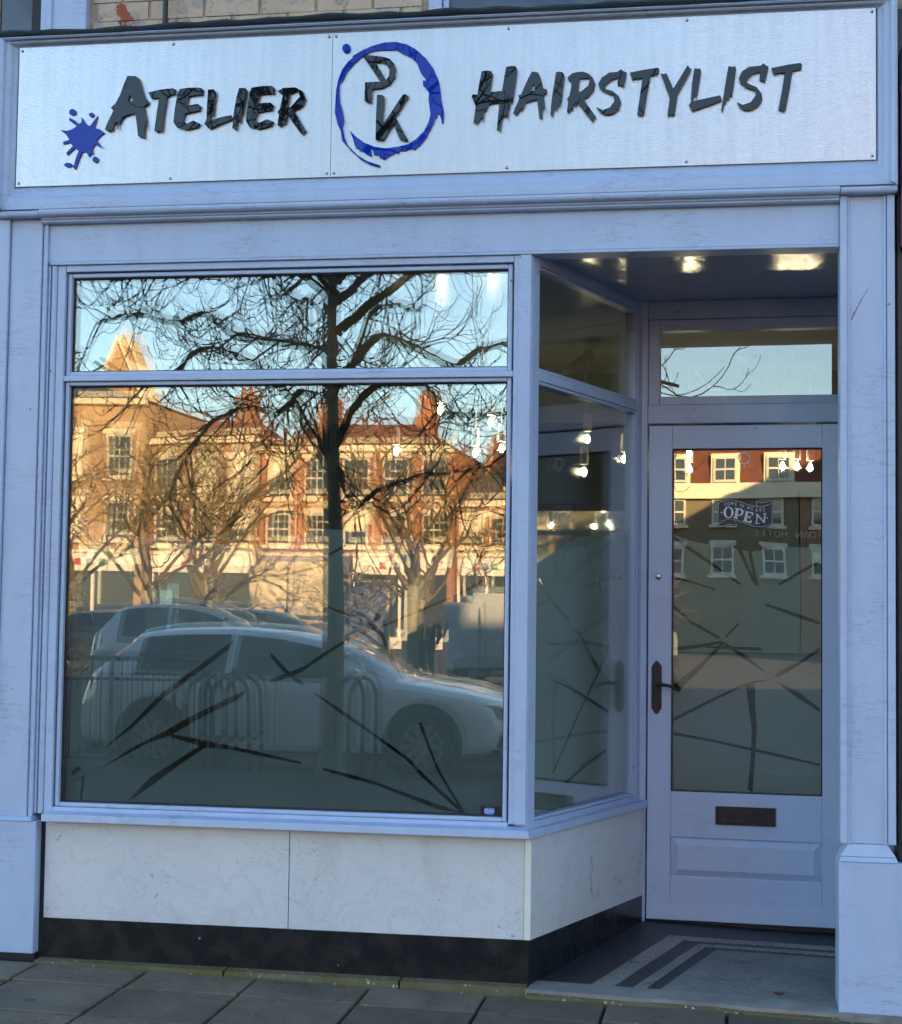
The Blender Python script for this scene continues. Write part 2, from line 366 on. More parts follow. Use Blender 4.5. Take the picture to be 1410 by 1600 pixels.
def add_obj(name, me, mat, parent=None):
    o = bpy.data.objects.new(name, me); COL.objects.link(o)
    if mat is not None and not me.materials: me.materials.append(M[mat] if isinstance(mat, str) else mat)
    if parent is not None: o.parent = parent
    return o
def empty(name, loc=(0, 0, 0)):
    o = bpy.data.objects.new(name, None); COL.objects.link(o); o.location = loc; o.empty_display_size = 0.1; return o
def tag(o, label=None, cat=None, group=None, kind=None):
    for k, v in (('label', label), ('category', cat), ('group', group), ('kind', kind)):
        if v: o[k] = v
    return o
def part_empty(name, parent):
    o = empty(name); o.parent = parent; return o
def copy_tree(o, parent=None):
    c = o.copy(); COL.objects.link(c)
    if parent is not None: c.parent = parent
    for ch in o.children: copy_tree(ch, c)
    return c
def poly_plate(mb, outer, holes, fr, t):
    """flat plate with holes from outlines in (u, z); fr(u, z, d) -> xyz; t thickness"""
    vs = [Vector(p) for p in outer]; edges = [(i, (i+1) % len(outer)) for i in range(len(outer))]
    for h in holes:
        b = len(vs); vs += [Vector(p) for p in h]; edges += [(b+i, b+(i+1) % len(h)) for i in range(len(h))]
    V, E_, F, *_ = delaunay_2d_cdt(vs, edges, [], 1, 1e-6)
    def inside(p, poly):
        c = False; j = len(poly)-1
        for i in range(len(poly)):
            a, b = poly[i], poly[j]
            if (a[1] > p.y) != (b[1] > p.y) and p.x < (b[0]-a[0])*(p.y-a[1])/(b[1]-a[1])+a[0]: c = not c
            j = i
        return c
    keep = []
    for f in F:
        c = sum((V[i] for i in f), Vector((0, 0)))/len(f)
        if inside(c, outer) and not any(inside(c, h) for h in holes): keep.append(tuple(f))
    b = len(mb.v); n = len(V)
    mb.v += [tuple(fr(p.x, p.y, 0)) for p in V]
    mb.f += [tuple(b+i for i in f) for f in keep]
    if t:
        mb.v += [tuple(fr(p.x, p.y, t)) for p in V]
        mb.f += [tuple(b+n+i for i in reversed(f)) for f in keep]
        cnt = {}
        for f in keep:
            for i in range(len(f)):
                e = (f[i], f[(i+1) % len(f)]); cnt[e] = 1
        for (a, c) in cnt:
            if (c, a) not in cnt: mb.f.append((b+a, b+c, b+n+c, b+n+a))
    return mb
def text_mesh(ch, size, name='letter', extrude=0.0):
    cu = bpy.data.curves.new('t', 'FONT'); cu.body = ch; cu.size = size; cu.align_x = 'CENTER'; cu.align_y = 'CENTER'; cu.extrude = extrude
    ob = bpy.data.objects.new('t', cu); COL.objects.link(ob)
    dg = bpy.context.evaluated_depsgraph_get(); me = bpy.data.meshes.new_from_object(ob.evaluated_get(dg)); me.name = name
    me.materials.clear()
    bpy.data.objects.remove(ob); bpy.data.curves.remove(cu); return me
LETTERS = [('A',[(-2.3129,3.4345),(-2.2781,3.4315),(-2.2648,3.4197),(-2.2539,3.3858),(-2.243,3.3481),(-2.2241,3.3287),(-2.2329,3.3164),(-2.2436,3.3124),(-2.234,3.2659),(-2.2244,3.2195),(-2.2319,3.2435),(-2.2359,3.2511),(-2.2383,3.2252),(-2.2388,3.1844),(-2.2475,3.1936),(-2.2527,3.1901),(-2.2644,3.1965),(-2.271,3.245),(-2.2782,3.2862),(-2.305,3.282),(-2.3279,3.2732),(-2.3404,3.2513),(-2.3505,3.2241),(-2.3467,3.2553),(-2.3619,3.2484),(-2.3704,3.2189),(-2.3783,3.2251),(-2.3843,3.2179),(-2.4,3.2274),(-2.3855,3.2627),(-2.3671,3.2993),(-2.3775,3.3124),(-2.3601,3.3266),(-2.3417,3.3595),(-2.3274,3.4)],[(-2.3002,3.3608),(-2.2887,3.3365),(-2.3102,3.3314)]),('T',[(-2.2281,3.3661),(-2.177,3.3752),(-2.1274,3.3783),(-2.115,3.3704),(-2.124,3.3641),(-2.1155,3.3563),(-2.142,3.3515),(-2.1525,3.343),(-2.1616,3.278),(-2.169,3.2079),(-2.1799,3.2142),(-2.1874,3.2078),(-2.1998,3.2149),(-2.1922,3.2792),(-2.1838,3.342),(-2.2152,3.3418)],[]),('E',[(-2.1006,3.3743),(-2.0627,3.3779),(-2.0171,3.3761),(-2.0055,3.3645),(-2.0129,3.3596),(-2.0066,3.349),(-2.0657,3.3447),(-2.074,3.308),(-2.027,3.3136),(-2.0138,3.3005),(-2.022,3.2956),(-2.0173,3.288),(-2.0793,3.2764),(-2.0862,3.2492),(-2.0692,3.2375),(-2.0445,3.2492),(-2.0161,3.2355),(-2.0287,3.2227),(-2.0702,3.2132),(-2.1085,3.2242),(-2.1242,3.247),(-2.1194,3.2986),(-2.1101,3.3576)],[]),('L',[(-1.9889,3.3675),(-1.9662,3.3681),(-1.9553,3.3528),(-1.9603,3.3072),(-1.9652,3.2595),(-1.9716,3.2745),(-1.9786,3.2474),(-1.935,3.2583),(-1.8937,3.2649),(-1.8874,3.2492),(-1.9344,3.2325),(-1.9793,3.2135),(-2.0009,3.2335),(-1.9922,3.2509),(-1.9917,3.2937)],[]),('I',[(-1.8659,3.3684),(-1.8396,3.3673),(-1.8325,3.3553),(-1.8398,3.3099),(-1.8463,3.2623),(-1.8525,3.2699),(-1.8576,3.2297),(-1.867,3.2447),(-1.8736,3.203),(-1.8813,3.2122),(-1.8888,3.2139),(-1.8855,3.2675),(-1.8763,3.3261)],[]),('E',[(-1.8171,3.3679),(-1.7759,3.3721),(-1.7348,3.3719),(-1.7226,3.3567),(-1.7299,3.3511),(-1.7237,3.3413),(-1.7828,3.34),(-1.7933,3.3059),(-1.741,3.3075),(-1.7273,3.2945),(-1.7346,3.2882),(-1.7314,3.2785),(-1.7888,3.2712),(-1.7995,3.2459),(-1.7842,3.2306),(-1.7546,3.2434),(-1.726,3.2321),(-1.7391,3.2165),(-1.7837,3.2064),(-1.8213,3.2151),(-1.8368,3.2399),(-1.8318,3.2875),(-1.8241,3.3461)],[]),('R',[(-1.7135,3.349),(-1.6936,3.3614),(-1.6452,3.3623),(-1.6152,3.345),(-1.6035,3.3152),(-1.6141,3.2901),(-1.6472,3.2716),(-1.6241,3.232),(-1.5989,3.1909),(-1.6063,3.1882),(-1.6105,3.1767),(-1.621,3.1844),(-1.6461,3.2182),(-1.6729,3.2579),(-1.6776,3.234),(-1.6855,3.2174),(-1.6901,3.2249),(-1.698,3.212),(-1.7123,3.2191),(-1.7065,3.2607),(-1.7133,3.2683),(-1.7032,3.2825),(-1.693,3.3335)],[(-1.6656,3.3382),(-1.6338,3.3494),(-1.6267,3.3249),(-1.6623,3.2861),(-1.6734,3.2828)]),('H',[(-0.9325,3.3935),(-0.9135,3.3951),(-0.8968,3.3929),(-0.8895,3.3797),(-0.8948,3.3464),(-0.8997,3.3141),(-0.8556,3.3161),(-0.8489,3.3588),(-0.841,3.4063),(-0.8211,3.4093),(-0.8045,3.4062),(-0.7986,3.3902),(-0.806,3.3332),(-0.8139,3.2753),(-0.8218,3.267),(-0.8296,3.2387),(-0.832,3.2045),(-0.836,3.2246),(-0.8416,3.2153),(-0.845,3.225),(-0.8529,3.211),(-0.8599,3.1617),(-0.8666,3.1695),(-0.8733,3.1707),(-0.8687,3.2259),(-0.8645,3.2735),(-0.9025,3.2692),(-0.9117,3.249),(-0.9211,3.2374),(-0.9239,3.1984),(-0.928,3.2186),(-0.9397,3.2071),(-0.9467,3.1944),(-0.9611,3.2021),(-0.9567,3.234),(-0.9533,3.2626),(-0.9695,3.3006),(-0.9663,3.3072),(-0.9472,3.3064),(-0.9401,3.3531)],[]),('A',[(-0.7452,3.3841),(-0.7334,3.3826),(-0.7216,3.3797),(-0.7129,3.3627),(-0.7071,3.341),(-0.7021,3.3194),(-0.688,3.315),(-0.6893,3.3022),(-0.6995,3.2955),(-0.6959,3.2621),(-0.6923,3.2277),(-0.6991,3.2527),(-0.7027,3.2386),(-0.7047,3.2007),(-0.7095,3.2094),(-0.7151,3.2086),(-0.7202,3.244),(-0.7252,3.2799),(-0.7652,3.2695),(-0.773,3.2508),(-0.7823,3.2345),(-0.7815,3.2488),(-0.7931,3.2335),(-0.8024,3.2234),(-0.8077,3.2283),(-0.8134,3.2324),(-0.8014,3.2591),(-0.7904,3.2848),(-0.7962,3.297),(-0.7844,3.2989),(-0.7729,3.327),(-0.7591,3.3575)],[(-0.7376,3.3399),(-0.7341,3.3135),(-0.7491,3.3118)]),('I',[(-0.6557,3.3783),(-0.6417,3.3801),(-0.6285,3.3743),(-0.6237,3.3613),(-0.6289,3.3116),(-0.6336,3.2634),(-0.6413,3.2447),(-0.6443,3.2577),(-0.651,3.2295),(-0.6568,3.2463),(-0.6663,3.2115),(-0.6748,3.2199),(-0.6724,3.2564),(-0.6681,3.2942),(-0.6614,3.3367)],[]),('R',[(-0.6134,3.3561),(-0.5948,3.372),(-0.5738,3.3758),(-0.5551,3.376),(-0.5341,3.367),(-0.52,3.3522),(-0.5095,3.3281),(-0.5149,3.307),(-0.5311,3.2864),(-0.5519,3.2716),(-0.5283,3.2366),(-0.5057,3.2036),(-0.5117,3.2005),(-0.5149,3.1879),(-0.5233,3.1915),(-0.5492,3.2256),(-0.5742,3.2597),(-0.582,3.2434),(-0.5881,3.2555),(-0.5926,3.232),(-0.5983,3.2393),(-0.6046,3.2215),(-0.6141,3.2295),(-0.6102,3.2634),(-0.6136,3.2778),(-0.6057,3.287),(-0.5999,3.3152),(-0.5968,3.3388),(-0.6086,3.3464)],[(-0.5675,3.3509),(-0.5293,3.3512),(-0.536,3.323),(-0.5638,3.3019),(-0.5717,3.3017)]),('S',[(-0.4295,3.3697),(-0.4171,3.3795),(-0.411,3.3736),(-0.3957,3.3659),(-0.4001,3.3377),(-0.406,3.3111),(-0.4185,3.321),(-0.4292,3.32),(-0.4285,3.3484),(-0.4548,3.34),(-0.4778,3.3173),(-0.4722,3.3076),(-0.4475,3.2995),(-0.4242,3.2797),(-0.4148,3.2558),(-0.4216,3.2324),(-0.4446,3.2145),(-0.4724,3.2108),(-0.491,3.221),(-0.506,3.2414),(-0.4818,3.2301),(-0.4563,3.2385),(-0.4403,3.2615),(-0.4428,3.2828),(-0.4684,3.2933),(-0.4917,3.3084),(-0.5002,3.3277),(-0.4874,3.3508),(-0.4597,3.3686)],[]),('T',[(-0.3855,3.3651),(-0.333,3.3736),(-0.2806,3.3792),(-0.2772,3.3702),(-0.2824,3.3656),(-0.279,3.3581),(-0.309,3.3496),(-0.3205,3.2794),(-0.3319,3.2068),(-0.3414,3.2023),(-0.3567,3.2087),(-0.3476,3.2756),(-0.3385,3.3436),(-0.3758,3.3393)],[]),('Y',[(-0.2733,3.3579),(-0.2614,3.3549),(-0.2519,3.357),(-0.2385,3.3272),(-0.2269,3.299),(-0.2044,3.3355),(-0.1762,3.3829),(-0.1686,3.3763),(-0.1714,3.373),(-0.1615,3.3711),(-0.1676,3.3534),(-0.2112,3.275),(-0.2157,3.2363),(-0.2216,3.1968),(-0.2264,3.2038),(-0.2311,3.1957),(-0.2368,3.2032),(-0.2453,3.1957),(-0.2473,3.2084),(-0.2427,3.2374),(-0.2396,3.264),(-0.2564,3.3109)],[]),('L',[(-0.1516,3.3712),(-0.1383,3.3687),(-0.1313,3.3703),(-0.1265,3.3589),(-0.1324,3.3155),(-0.1389,3.277),(-0.144,3.2568),(-0.1483,3.2725),(-0.1567,3.2496),(-0.1096,3.2588),(-0.0579,3.2679),(-0.0522,3.2483),(-0.1047,3.2296),(-0.1589,3.2133),(-0.1708,3.237),(-0.1637,3.2464),(-0.1625,3.2731),(-0.1594,3.3166)],[]),('I',[(-0.0292,3.3741),(-0.016,3.3707),(-0.0043,3.3721),(-0.0019,3.3585),(-0.0088,3.3056),(-0.0157,3.2614),(-0.0227,3.265),(-0.0273,3.2473),(-0.0307,3.2571),(-0.039,3.2333),(-0.0418,3.2392),(-0.0483,3.2066),(-0.0549,3.2122),(-0.0508,3.2396),(-0.0462,3.2684),(-0.0384,3.3213)],[]),('S',[(0.0845,3.3702),(0.0961,3.3794),(0.1008,3.3734),(0.1138,3.3656),(0.1078,3.3345),(0.1009,3.3078),(0.0916,3.3149),(0.0813,3.3177),(0.0831,3.3476),(0.0566,3.3415),(0.0333,3.3159),(0.0426,3.3058),(0.0707,3.2926),(0.0894,3.2678),(0.0918,3.2436),(0.0778,3.2225),(0.0522,3.209),(0.0266,3.2091),(0.0102,3.2227),(0.0012,3.2409),(0.0218,3.2295),(0.0498,3.238),(0.0684,3.2638),(0.066,3.2808),(0.0357,3.2916),(0.0122,3.3119),(0.0075,3.329),(0.0191,3.3527),(0.0448,3.3685)],[]),('T',[(0.1231,3.3603),(0.1751,3.3692),(0.2261,3.3751),(0.233,3.3652),(0.2261,3.3602),(0.2316,3.3533),(0.1983,3.3451),(0.1869,3.2735),(0.1754,3.2067),(0.1684,3.1993),(0.1485,3.2077),(0.1604,3.2745),(0.1705,3.3424),(0.1311,3.3373)],[]),('P',[(-1.3869,3.4723),(-1.3582,3.4733),(-1.3044,3.4641),(-1.2813,3.4554),(-1.2658,3.4376),(-1.2571,3.4163),(-1.2604,3.386),(-1.2798,3.3602),(-1.3101,3.3455),(-1.3464,3.3424),(-1.3483,3.2915),(-1.3667,3.2934),(-1.3764,3.3002),(-1.3749,3.3699),(-1.3163,3.3705),(-1.3496,3.4203)],[(-1.3366,3.4456),(-1.3117,3.4438),(-1.2932,3.4338),(-1.2826,3.4136),(-1.2841,3.3889),(-1.2946,3.3761),(-1.315,3.4093)]),('K',[(-1.3281,3.3204),(-1.3078,3.3196),(-1.2989,3.3108),(-1.3019,3.2586),(-1.3033,3.2074),(-1.2668,3.2618),(-1.2296,3.3172),(-1.2182,3.319),(-1.2075,3.3098),(-1.2327,3.2692),(-1.2625,3.2267),(-1.2529,3.2271),(-1.2295,3.1838),(-1.206,3.1414),(-1.2193,3.1396),(-1.2384,3.1463),(-1.264,3.2059),(-1.3023,3.1441),(-1.3314,3.1504),(-1.3306,3.2407)],[])]
RING = [(-1.4281,3.4733),(-1.3892,3.4945),(-1.3511,3.51),(-1.3053,3.5213),(-1.2595,3.5211),(-1.2173,3.5097),(-1.1828,3.4891),(-1.1443,3.4532),(-1.1134,3.4101),(-1.0939,3.3639),(-1.0877,3.3296),(-1.0834,3.2917),(-1.0733,3.246),(-1.074,3.2102),(-1.0803,3.2029),(-1.0824,3.2162),(-1.0903,3.2421),(-1.0978,3.2386),(-1.0987,3.2281),(-1.1033,3.2275),(-1.1142,3.2004),(-1.1252,3.18),(-1.1399,3.1504),(-1.1622,3.1248),(-1.1847,3.1067),(-1.1923,3.1126),(-1.2112,3.1095),(-1.215,3.1047),(-1.2377,3.1055),(-1.2471,3.0937),(-1.251,3.1006),(-1.2755,3.089),(-1.2981,3.0739),(-1.3135,3.0808),(-1.3201,3.0924),(-1.3366,3.093),(-1.3427,3.1178),(-1.3492,3.118),(-1.3441,3.0894),(-1.3556,3.0898),(-1.3904,3.1138),(-1.3923,3.1093),(-1.3974,3.1197),(-1.4059,3.12),(-1.4139,3.1374),(-1.42,3.1604),(-1.432,3.1893),(-1.4105,3.1676),(-1.3756,3.1417),(-1.3371,3.1252),(-1.295,3.1173),(-1.2456,3.122),(-1.2078,3.1301),(-1.1777,3.148),(-1.1479,3.1771),(-1.1313,3.2104),(-1.1242,3.2404),(-1.1325,3.2936),(-1.1311,3.3238),(-1.1542,3.3513),(-1.1552,3.3683),(-1.1423,3.3697),(-1.1625,3.3971),(-1.1782,3.4357),(-1.2014,3.4595),(-1.2359,3.4762),(-1.259,3.4906),(-1.3278,3.4926),(-1.3584,3.4874),(-1.3889,3.4716),(-1.4192,3.4462),(-1.4456,3.4168),(-1.4624,3.3823),(-1.4737,3.3713),(-1.4749,3.3301),(-1.4705,3.2956),(-1.4603,3.2646),(-1.4538,3.2263),(-1.4592,3.2036),(-1.4527,3.1653),(-1.4368,3.1306),(-1.4016,3.0952),(-1.3629,3.0711),(-1.313,3.0532),(-1.3129,3.0449),(-1.3512,3.0556),(-1.386,3.0757),(-1.4249,3.1111),(-1.4602,3.1504),(-1.4666,3.1887),(-1.4807,3.2197),(-1.4911,3.262),(-1.4875,3.3459),(-1.4798,3.3876),(-1.465,3.4252),(-1.4424,3.4548),(-1.4234,3.4685)]
SPLASH = [(-2.4983,3.2811),(-2.4781,3.2527),(-2.4624,3.2446),(-2.4324,3.2831),(-2.4451,3.2365),(-2.4233,3.232),(-2.4028,3.2163),(-2.4225,3.2021),(-2.4337,3.1876),(-2.4072,3.1531),(-2.441,3.1729),(-2.4506,3.1546),(-2.4477,3.1322),(-2.4555,3.1354),(-2.4629,3.1237),(-2.4751,3.1443),(-2.4921,3.1426),(-2.5052,3.1117),(-2.5182,3.0763),(-2.5262,3.0826),(-2.5171,3.1196),(-2.5063,3.1491),(-2.5222,3.1608),(-2.5525,3.1342),(-2.5567,3.1433),(-2.5302,3.1686),(-2.5422,3.1825),(-2.5694,3.1774),(-2.5712,3.1872),(-2.5449,3.1938),(-2.5587,3.2145),(-2.5827,3.2341),(-2.5553,3.2293),(-2.5321,3.236),(-2.5168,3.2466),(-2.5486,3.2703),(-2.5474,3.2815),(-2.5252,3.2694),(-2.5092,3.2538),(-2.4978,3.2609)]
DOTS = [[(-2.5215,3.3015),(-2.5224,3.2966),(-2.5253,3.2926),(-2.5298,3.29),(-2.5351,3.2893),(-2.5405,3.2904),(-2.5452,3.2934),(-2.5483,3.2976),(-2.5495,3.3025),(-2.5486,3.3074),(-2.5457,3.3114),(-2.5412,3.314),(-2.5359,3.3148),(-2.5305,3.3136),(-2.5258,3.3106),(-2.5227,3.3064)],[(-2.4473,3.2882),(-2.448,3.2848),(-2.4501,3.2819),(-2.4533,3.2801),(-2.4571,3.2796),(-2.461,3.2804),(-2.4644,3.2825),(-2.4666,3.2855),(-2.4675,3.2889),(-2.4668,3.2923),(-2.4647,3.2952),(-2.4615,3.297),(-2.4576,3.2975),(-2.4538,3.2967),(-2.4504,3.2946),(-2.4482,3.2916)],[(-2.4254,3.112),(-2.4262,3.1075),(-2.4286,3.1037),(-2.4323,3.1013),(-2.4367,3.1005),(-2.4412,3.1016),(-2.445,3.1043),(-2.4477,3.1082),(-2.4487,3.1128),(-2.4479,3.1173),(-2.4455,3.1211),(-2.4418,3.1236),(-2.4374,3.1244),(-2.4329,3.1233),(-2.4291,3.1206),(-2.4265,3.1166)],[(-2.5312,3.0947),(-2.5323,3.0913),(-2.5358,3.0885),(-2.541,3.0867),(-2.5473,3.0862),(-2.5536,3.0871),(-2.5589,3.0892),(-2.5626,3.0923),(-2.5639,3.0957),(-2.5627,3.0991),(-2.5593,3.1019),(-2.554,3.1037),(-2.5478,3.1042),(-2.5415,3.1033),(-2.5362,3.1012),(-2.5325,3.0981)],[(-1.4337,3.5042),(-1.4348,3.4974),(-1.4383,3.4917),(-1.4436,3.488),(-1.4499,3.4869),(-1.4563,3.4886),(-1.4618,3.4927),(-1.4655,3.4987),(-1.4669,3.5057),(-1.4657,3.5125),(-1.4622,3.5182),(-1.4569,3.5219),(-1.4506,3.523),(-1.4442,3.5213),(-1.4387,3.5171),(-1.435,3.5111)]]
FILM_MAIN = [(-2.5865,1.7584),(-2.5044,1.7437),(-2.3984,1.7043),(-2.267,1.6603),(-2.1378,1.666),(-1.9832,1.6423),(-1.83,1.6237),(-1.7043,1.6514),(-1.5421,1.6986),(-1.4051,1.6896),(-1.2074,1.6593),(-1.0116,1.615),(-0.842,1.5543),(-0.8454,0.6133),(-2.5827,0.6238)]
STRIPS_MAIN = [[(-2.4059,0.8364),(-2.2874,0.9428),(-2.1697,1.064),(-2.0517,1.1504),(-1.903,1.2598),(-1.8796,1.2754),(-1.9064,1.2331),(-2.0354,1.1355),(-2.1612,1.0451),(-2.279,0.9316)],[(-2.4202,0.7633),(-2.2889,0.8473),(-2.2214,0.8834),(-2.1462,0.9235),(-2.0476,0.9792),(-1.8593,1.0708),(-1.8359,1.0826),(-1.8395,1.0674),(-1.8588,1.048),(-2.0313,0.9606),(-2.1257,0.905),(-2.221,0.8697),(-2.2846,0.836)],[(-2.1338,0.9101),(-2.0457,0.8957),(-1.8865,0.8696),(-1.7601,0.8467),(-1.6112,0.8171),(-1.611,0.8081),(-1.7598,0.8317),(-1.8862,0.856),(-1.9892,0.8593),(-2.1335,0.8972)],[(-2.2958,0.6474),(-2.2097,0.7391),(-2.123,0.7949),(-2.0131,0.8662),(-1.9736,0.8711),(-2.091,0.792),(-2.2009,0.709),(-2.2561,0.6693)],[(-2.5257,0.7525),(-2.5019,0.7763),(-2.4853,0.7652),(-2.5211,0.7373)],[(-2.5246,0.7143),(-2.47,0.7427),(-2.4818,0.6414),(-2.4883,0.6412),(-2.4802,0.7309)],[(-1.7384,1.1263),(-1.6646,1.1542),(-1.6026,1.178),(-1.6061,1.1591),(-1.6564,1.1355),(-1.7381,1.1089)],[(-1.7365,1.2247),(-1.6725,1.1616),(-1.5973,1.1065),(-1.6167,1.1009),(-1.6801,1.1463),(-1.7401,1.2095)],[(-1.694,1.1385),(-1.6087,1.1741),(-1.5281,1.2321),(-1.4399,1.2863),(-1.3328,1.3345),(-1.3172,1.3257),(-1.4397,1.2727),(-1.5278,1.2155),(-1.6084,1.159),(-1.6937,1.1249)],[(-1.5431,1.413),(-1.4649,1.3876),(-1.3328,1.3368),(-1.3326,1.3255),(-1.4726,1.3799),(-1.5352,1.4055)],[(-1.3343,1.4269),(-1.3227,1.427),(-1.312,1.3333),(-1.3365,1.3292)],[(-1.325,1.3294),(-1.3133,1.3221),(-1.2223,1.133),(-1.2299,1.1329),(-1.277,1.2066)],[(-1.3173,1.3317),(-1.2259,1.372),(-1.1425,1.4068),(-1.0443,1.4491),(-0.9691,1.4873),(-0.8608,1.5554),(-0.8606,1.5442),(-0.969,1.4761),(-1.0442,1.4402),(-1.1423,1.3971),(-1.2258,1.3608),(-1.3134,1.3258)],[(-1.5232,1.6024),(-1.4539,1.6408),(-1.4499,1.6318),(-1.5192,1.5934)],[(-1.5641,1.0809),(-1.4427,1.0049),(-1.3493,0.9438),(-1.2411,0.8722),(-1.195,0.8402),(-1.1334,0.7791),(-1.0264,0.6867),(-0.9619,0.6301),(-0.9769,0.6296),(-1.0414,0.6825),(-1.1484,0.7749),(-1.2101,0.836),(-1.2563,0.8681),(-1.3569,0.9361),(-1.4502,0.9935),(-1.564,1.0719)],[(-1.5279,0.7986),(-1.4156,0.7743),(-1.3232,0.7511),(-1.2082,0.714),(-1.079,0.6739),(-0.9808,0.6441),(-0.9732,0.6334),(-1.0787,0.6555),(-1.208,0.6992),(-1.323,0.74),(-1.4153,0.7594),(-1.5277,0.7881)],[(-1.1628,0.9745),(-1.1514,0.9784),(-1.1159,0.8831),(-1.0808,0.8028),(-0.9732,0.6334),(-0.9844,0.633),(-1.0882,0.7952),(-1.1234,0.8755)],[(-2.275,1.8626),(-2.2323,1.8785),(-2.2253,1.8658),(-2.2479,1.8436),(-2.2713,1.8499)],[(-2.2215,1.7138),(-2.2014,1.7044),(-2.2078,1.6949),(-2.2225,1.7012)],[(-2.1418,1.6921),(-2.0986,1.6734),(-2.1116,1.667),(-2.1348,1.6763)],[(-2.1304,1.6291),(-2.1138,1.6229),(-2.0702,1.5824),(-2.0766,1.5792)]]
FILM_DOOR = [(-0.2663,1.7332),(-0.1958,1.7072),(-0.0855,1.6851),(-0.0107,1.6755),(0.0241,1.6682),(0.0638,1.6609),(0.1034,1.6662),(0.1429,1.6791),(0.1824,1.6834),(0.2267,1.6822),(0.3591,1.6781),(0.3688,0.6289),(-0.274,0.6325)]
STRIPS_DOOR = [[(-0.2593,1.7245),(-0.206,1.689),(-0.0865,1.6052),(0.0277,1.5219),(0.0146,1.52),(-0.0953,1.5962),(-0.2148,1.6756),(-0.2593,1.7111)],[(-0.2629,1.5545),(-0.1699,1.5287),(-0.0861,1.5029),(-0.0861,1.494),(-0.1698,1.5216),(-0.2628,1.5411)],[(0.0054,1.6726),(0.0229,1.6728),(0.0844,1.5314),(0.0713,1.5312)],[(0.0491,1.673),(0.0622,1.6731),(0.0958,1.5182),(0.0818,1.5181)],[(0.3528,1.631),(0.3528,1.6134),(0.2709,1.5703),(0.1844,1.5192),(0.1801,1.5253),(0.2666,1.5818)],[(-0.2622,1.4296),(-0.1823,1.3639),(-0.0634,1.2948),(-0.0721,1.2884),(-0.1867,1.3505),(-0.2621,1.4162)],[(-0.0459,1.2995),(0.0107,1.3579),(0.0195,1.3536),(-0.0371,1.2952)],[(-0.2612,1.2498),(-0.1379,1.267),(-0.059,1.2816),(-0.0502,1.2729),(-0.1378,1.2519),(-0.2611,1.2338)],[(-0.1246,1.2583),(0.1068,1.2561),(0.1112,1.2421),(-0.1246,1.2495)],[(-0.2603,1.0918),(-0.1901,1.1464),(-0.1288,1.2007),(-0.0633,1.2727),(-0.0414,1.273),(-0.1199,1.1876),(-0.1811,1.12),(-0.2337,1.0703),(-0.2603,1.0786)],[(-0.0502,1.2773),(0.0373,1.2258),(0.1201,1.1613),(0.1201,1.1507),(0.0199,1.2167),(-0.0545,1.2684)],[(0.1721,1.1535),(0.2627,1.1991),(0.3504,1.2603),(0.3504,1.2445),(0.2799,1.195),(0.211,1.1499),(0.1635,1.127)],[(0.1635,1.1138),(0.1851,1.1099),(0.2628,1.0721),(0.3504,1.0042),(0.3504,0.9894),(0.2456,1.0542)],[(-0.2595,0.9502),(-0.1018,1.0334),(0.0377,1.1025),(0.0898,1.1167),(0.1592,1.1225),(0.0898,1.1079),(0.0464,1.0956),(-0.1017,1.0201),(-0.2595,0.9343)],[(-0.2592,0.8901),(-0.1142,0.8657),(0.0732,0.8312),(0.2115,0.8044),(0.3505,0.7735),(0.3505,0.7649),(0.2115,0.7913),(0.0732,0.818),(-0.1141,0.8551),(-0.2591,0.8751)],[(0.0421,1.0981),(0.0812,1.1034),(0.0831,1.0155),(0.0903,0.9148),(0.082,0.7833),(0.0737,0.6433),(0.052,0.6557),(0.0647,0.7828),(0.0686,0.9143),(0.0553,1.0149)],[(0.1238,1.4434),(0.2711,1.3968),(0.3503,1.3672),(0.3503,1.354),(0.2711,1.3792),(0.1238,1.4328)]]
FILM_SIDE = [(0.1774,1.5756),(0.2053,1.5843),(0.377,1.6342),(0.578,1.6916),(0.7915,1.7182),(0.9035,1.7018),(0.9946,1.7277),(1.1964,1.7524),(1.2299,0.61),(0.1919,0.6171)]
STRIPS_SIDE = [[(0.2067,1.5253),(0.3425,1.4362),(0.5033,1.3601),(0.4832,1.3561),(0.3233,1.428),(0.207,1.5135)],[(0.514,1.3397),(0.6178,1.3103),(0.6932,1.247),(0.8029,1.1774),(0.7814,1.1568),(0.6938,1.2218),(0.5972,1.3022)],[(0.9009,1.2783),(0.9348,1.2779),(0.8144,1.1517),(0.6972,1.0629),(0.594,0.9805),(0.3583,0.7739),(0.3428,0.7751),(0.5733,0.9816),(0.6759,1.0637),(0.7924,1.1565)],[(0.3304,1.1329),(0.4889,1.1076),(0.9067,0.9946),(0.907,0.9775),(0.479,1.0998)],[(0.4674,0.7328),(0.6608,0.7907),(0.8875,0.8375),(0.8878,0.8204),(0.6822,0.7766),(0.4976,0.7262)],[(0.6094,1.6889),(0.6306,1.6814),(0.8295,1.4841),(0.8074,1.4838)]]
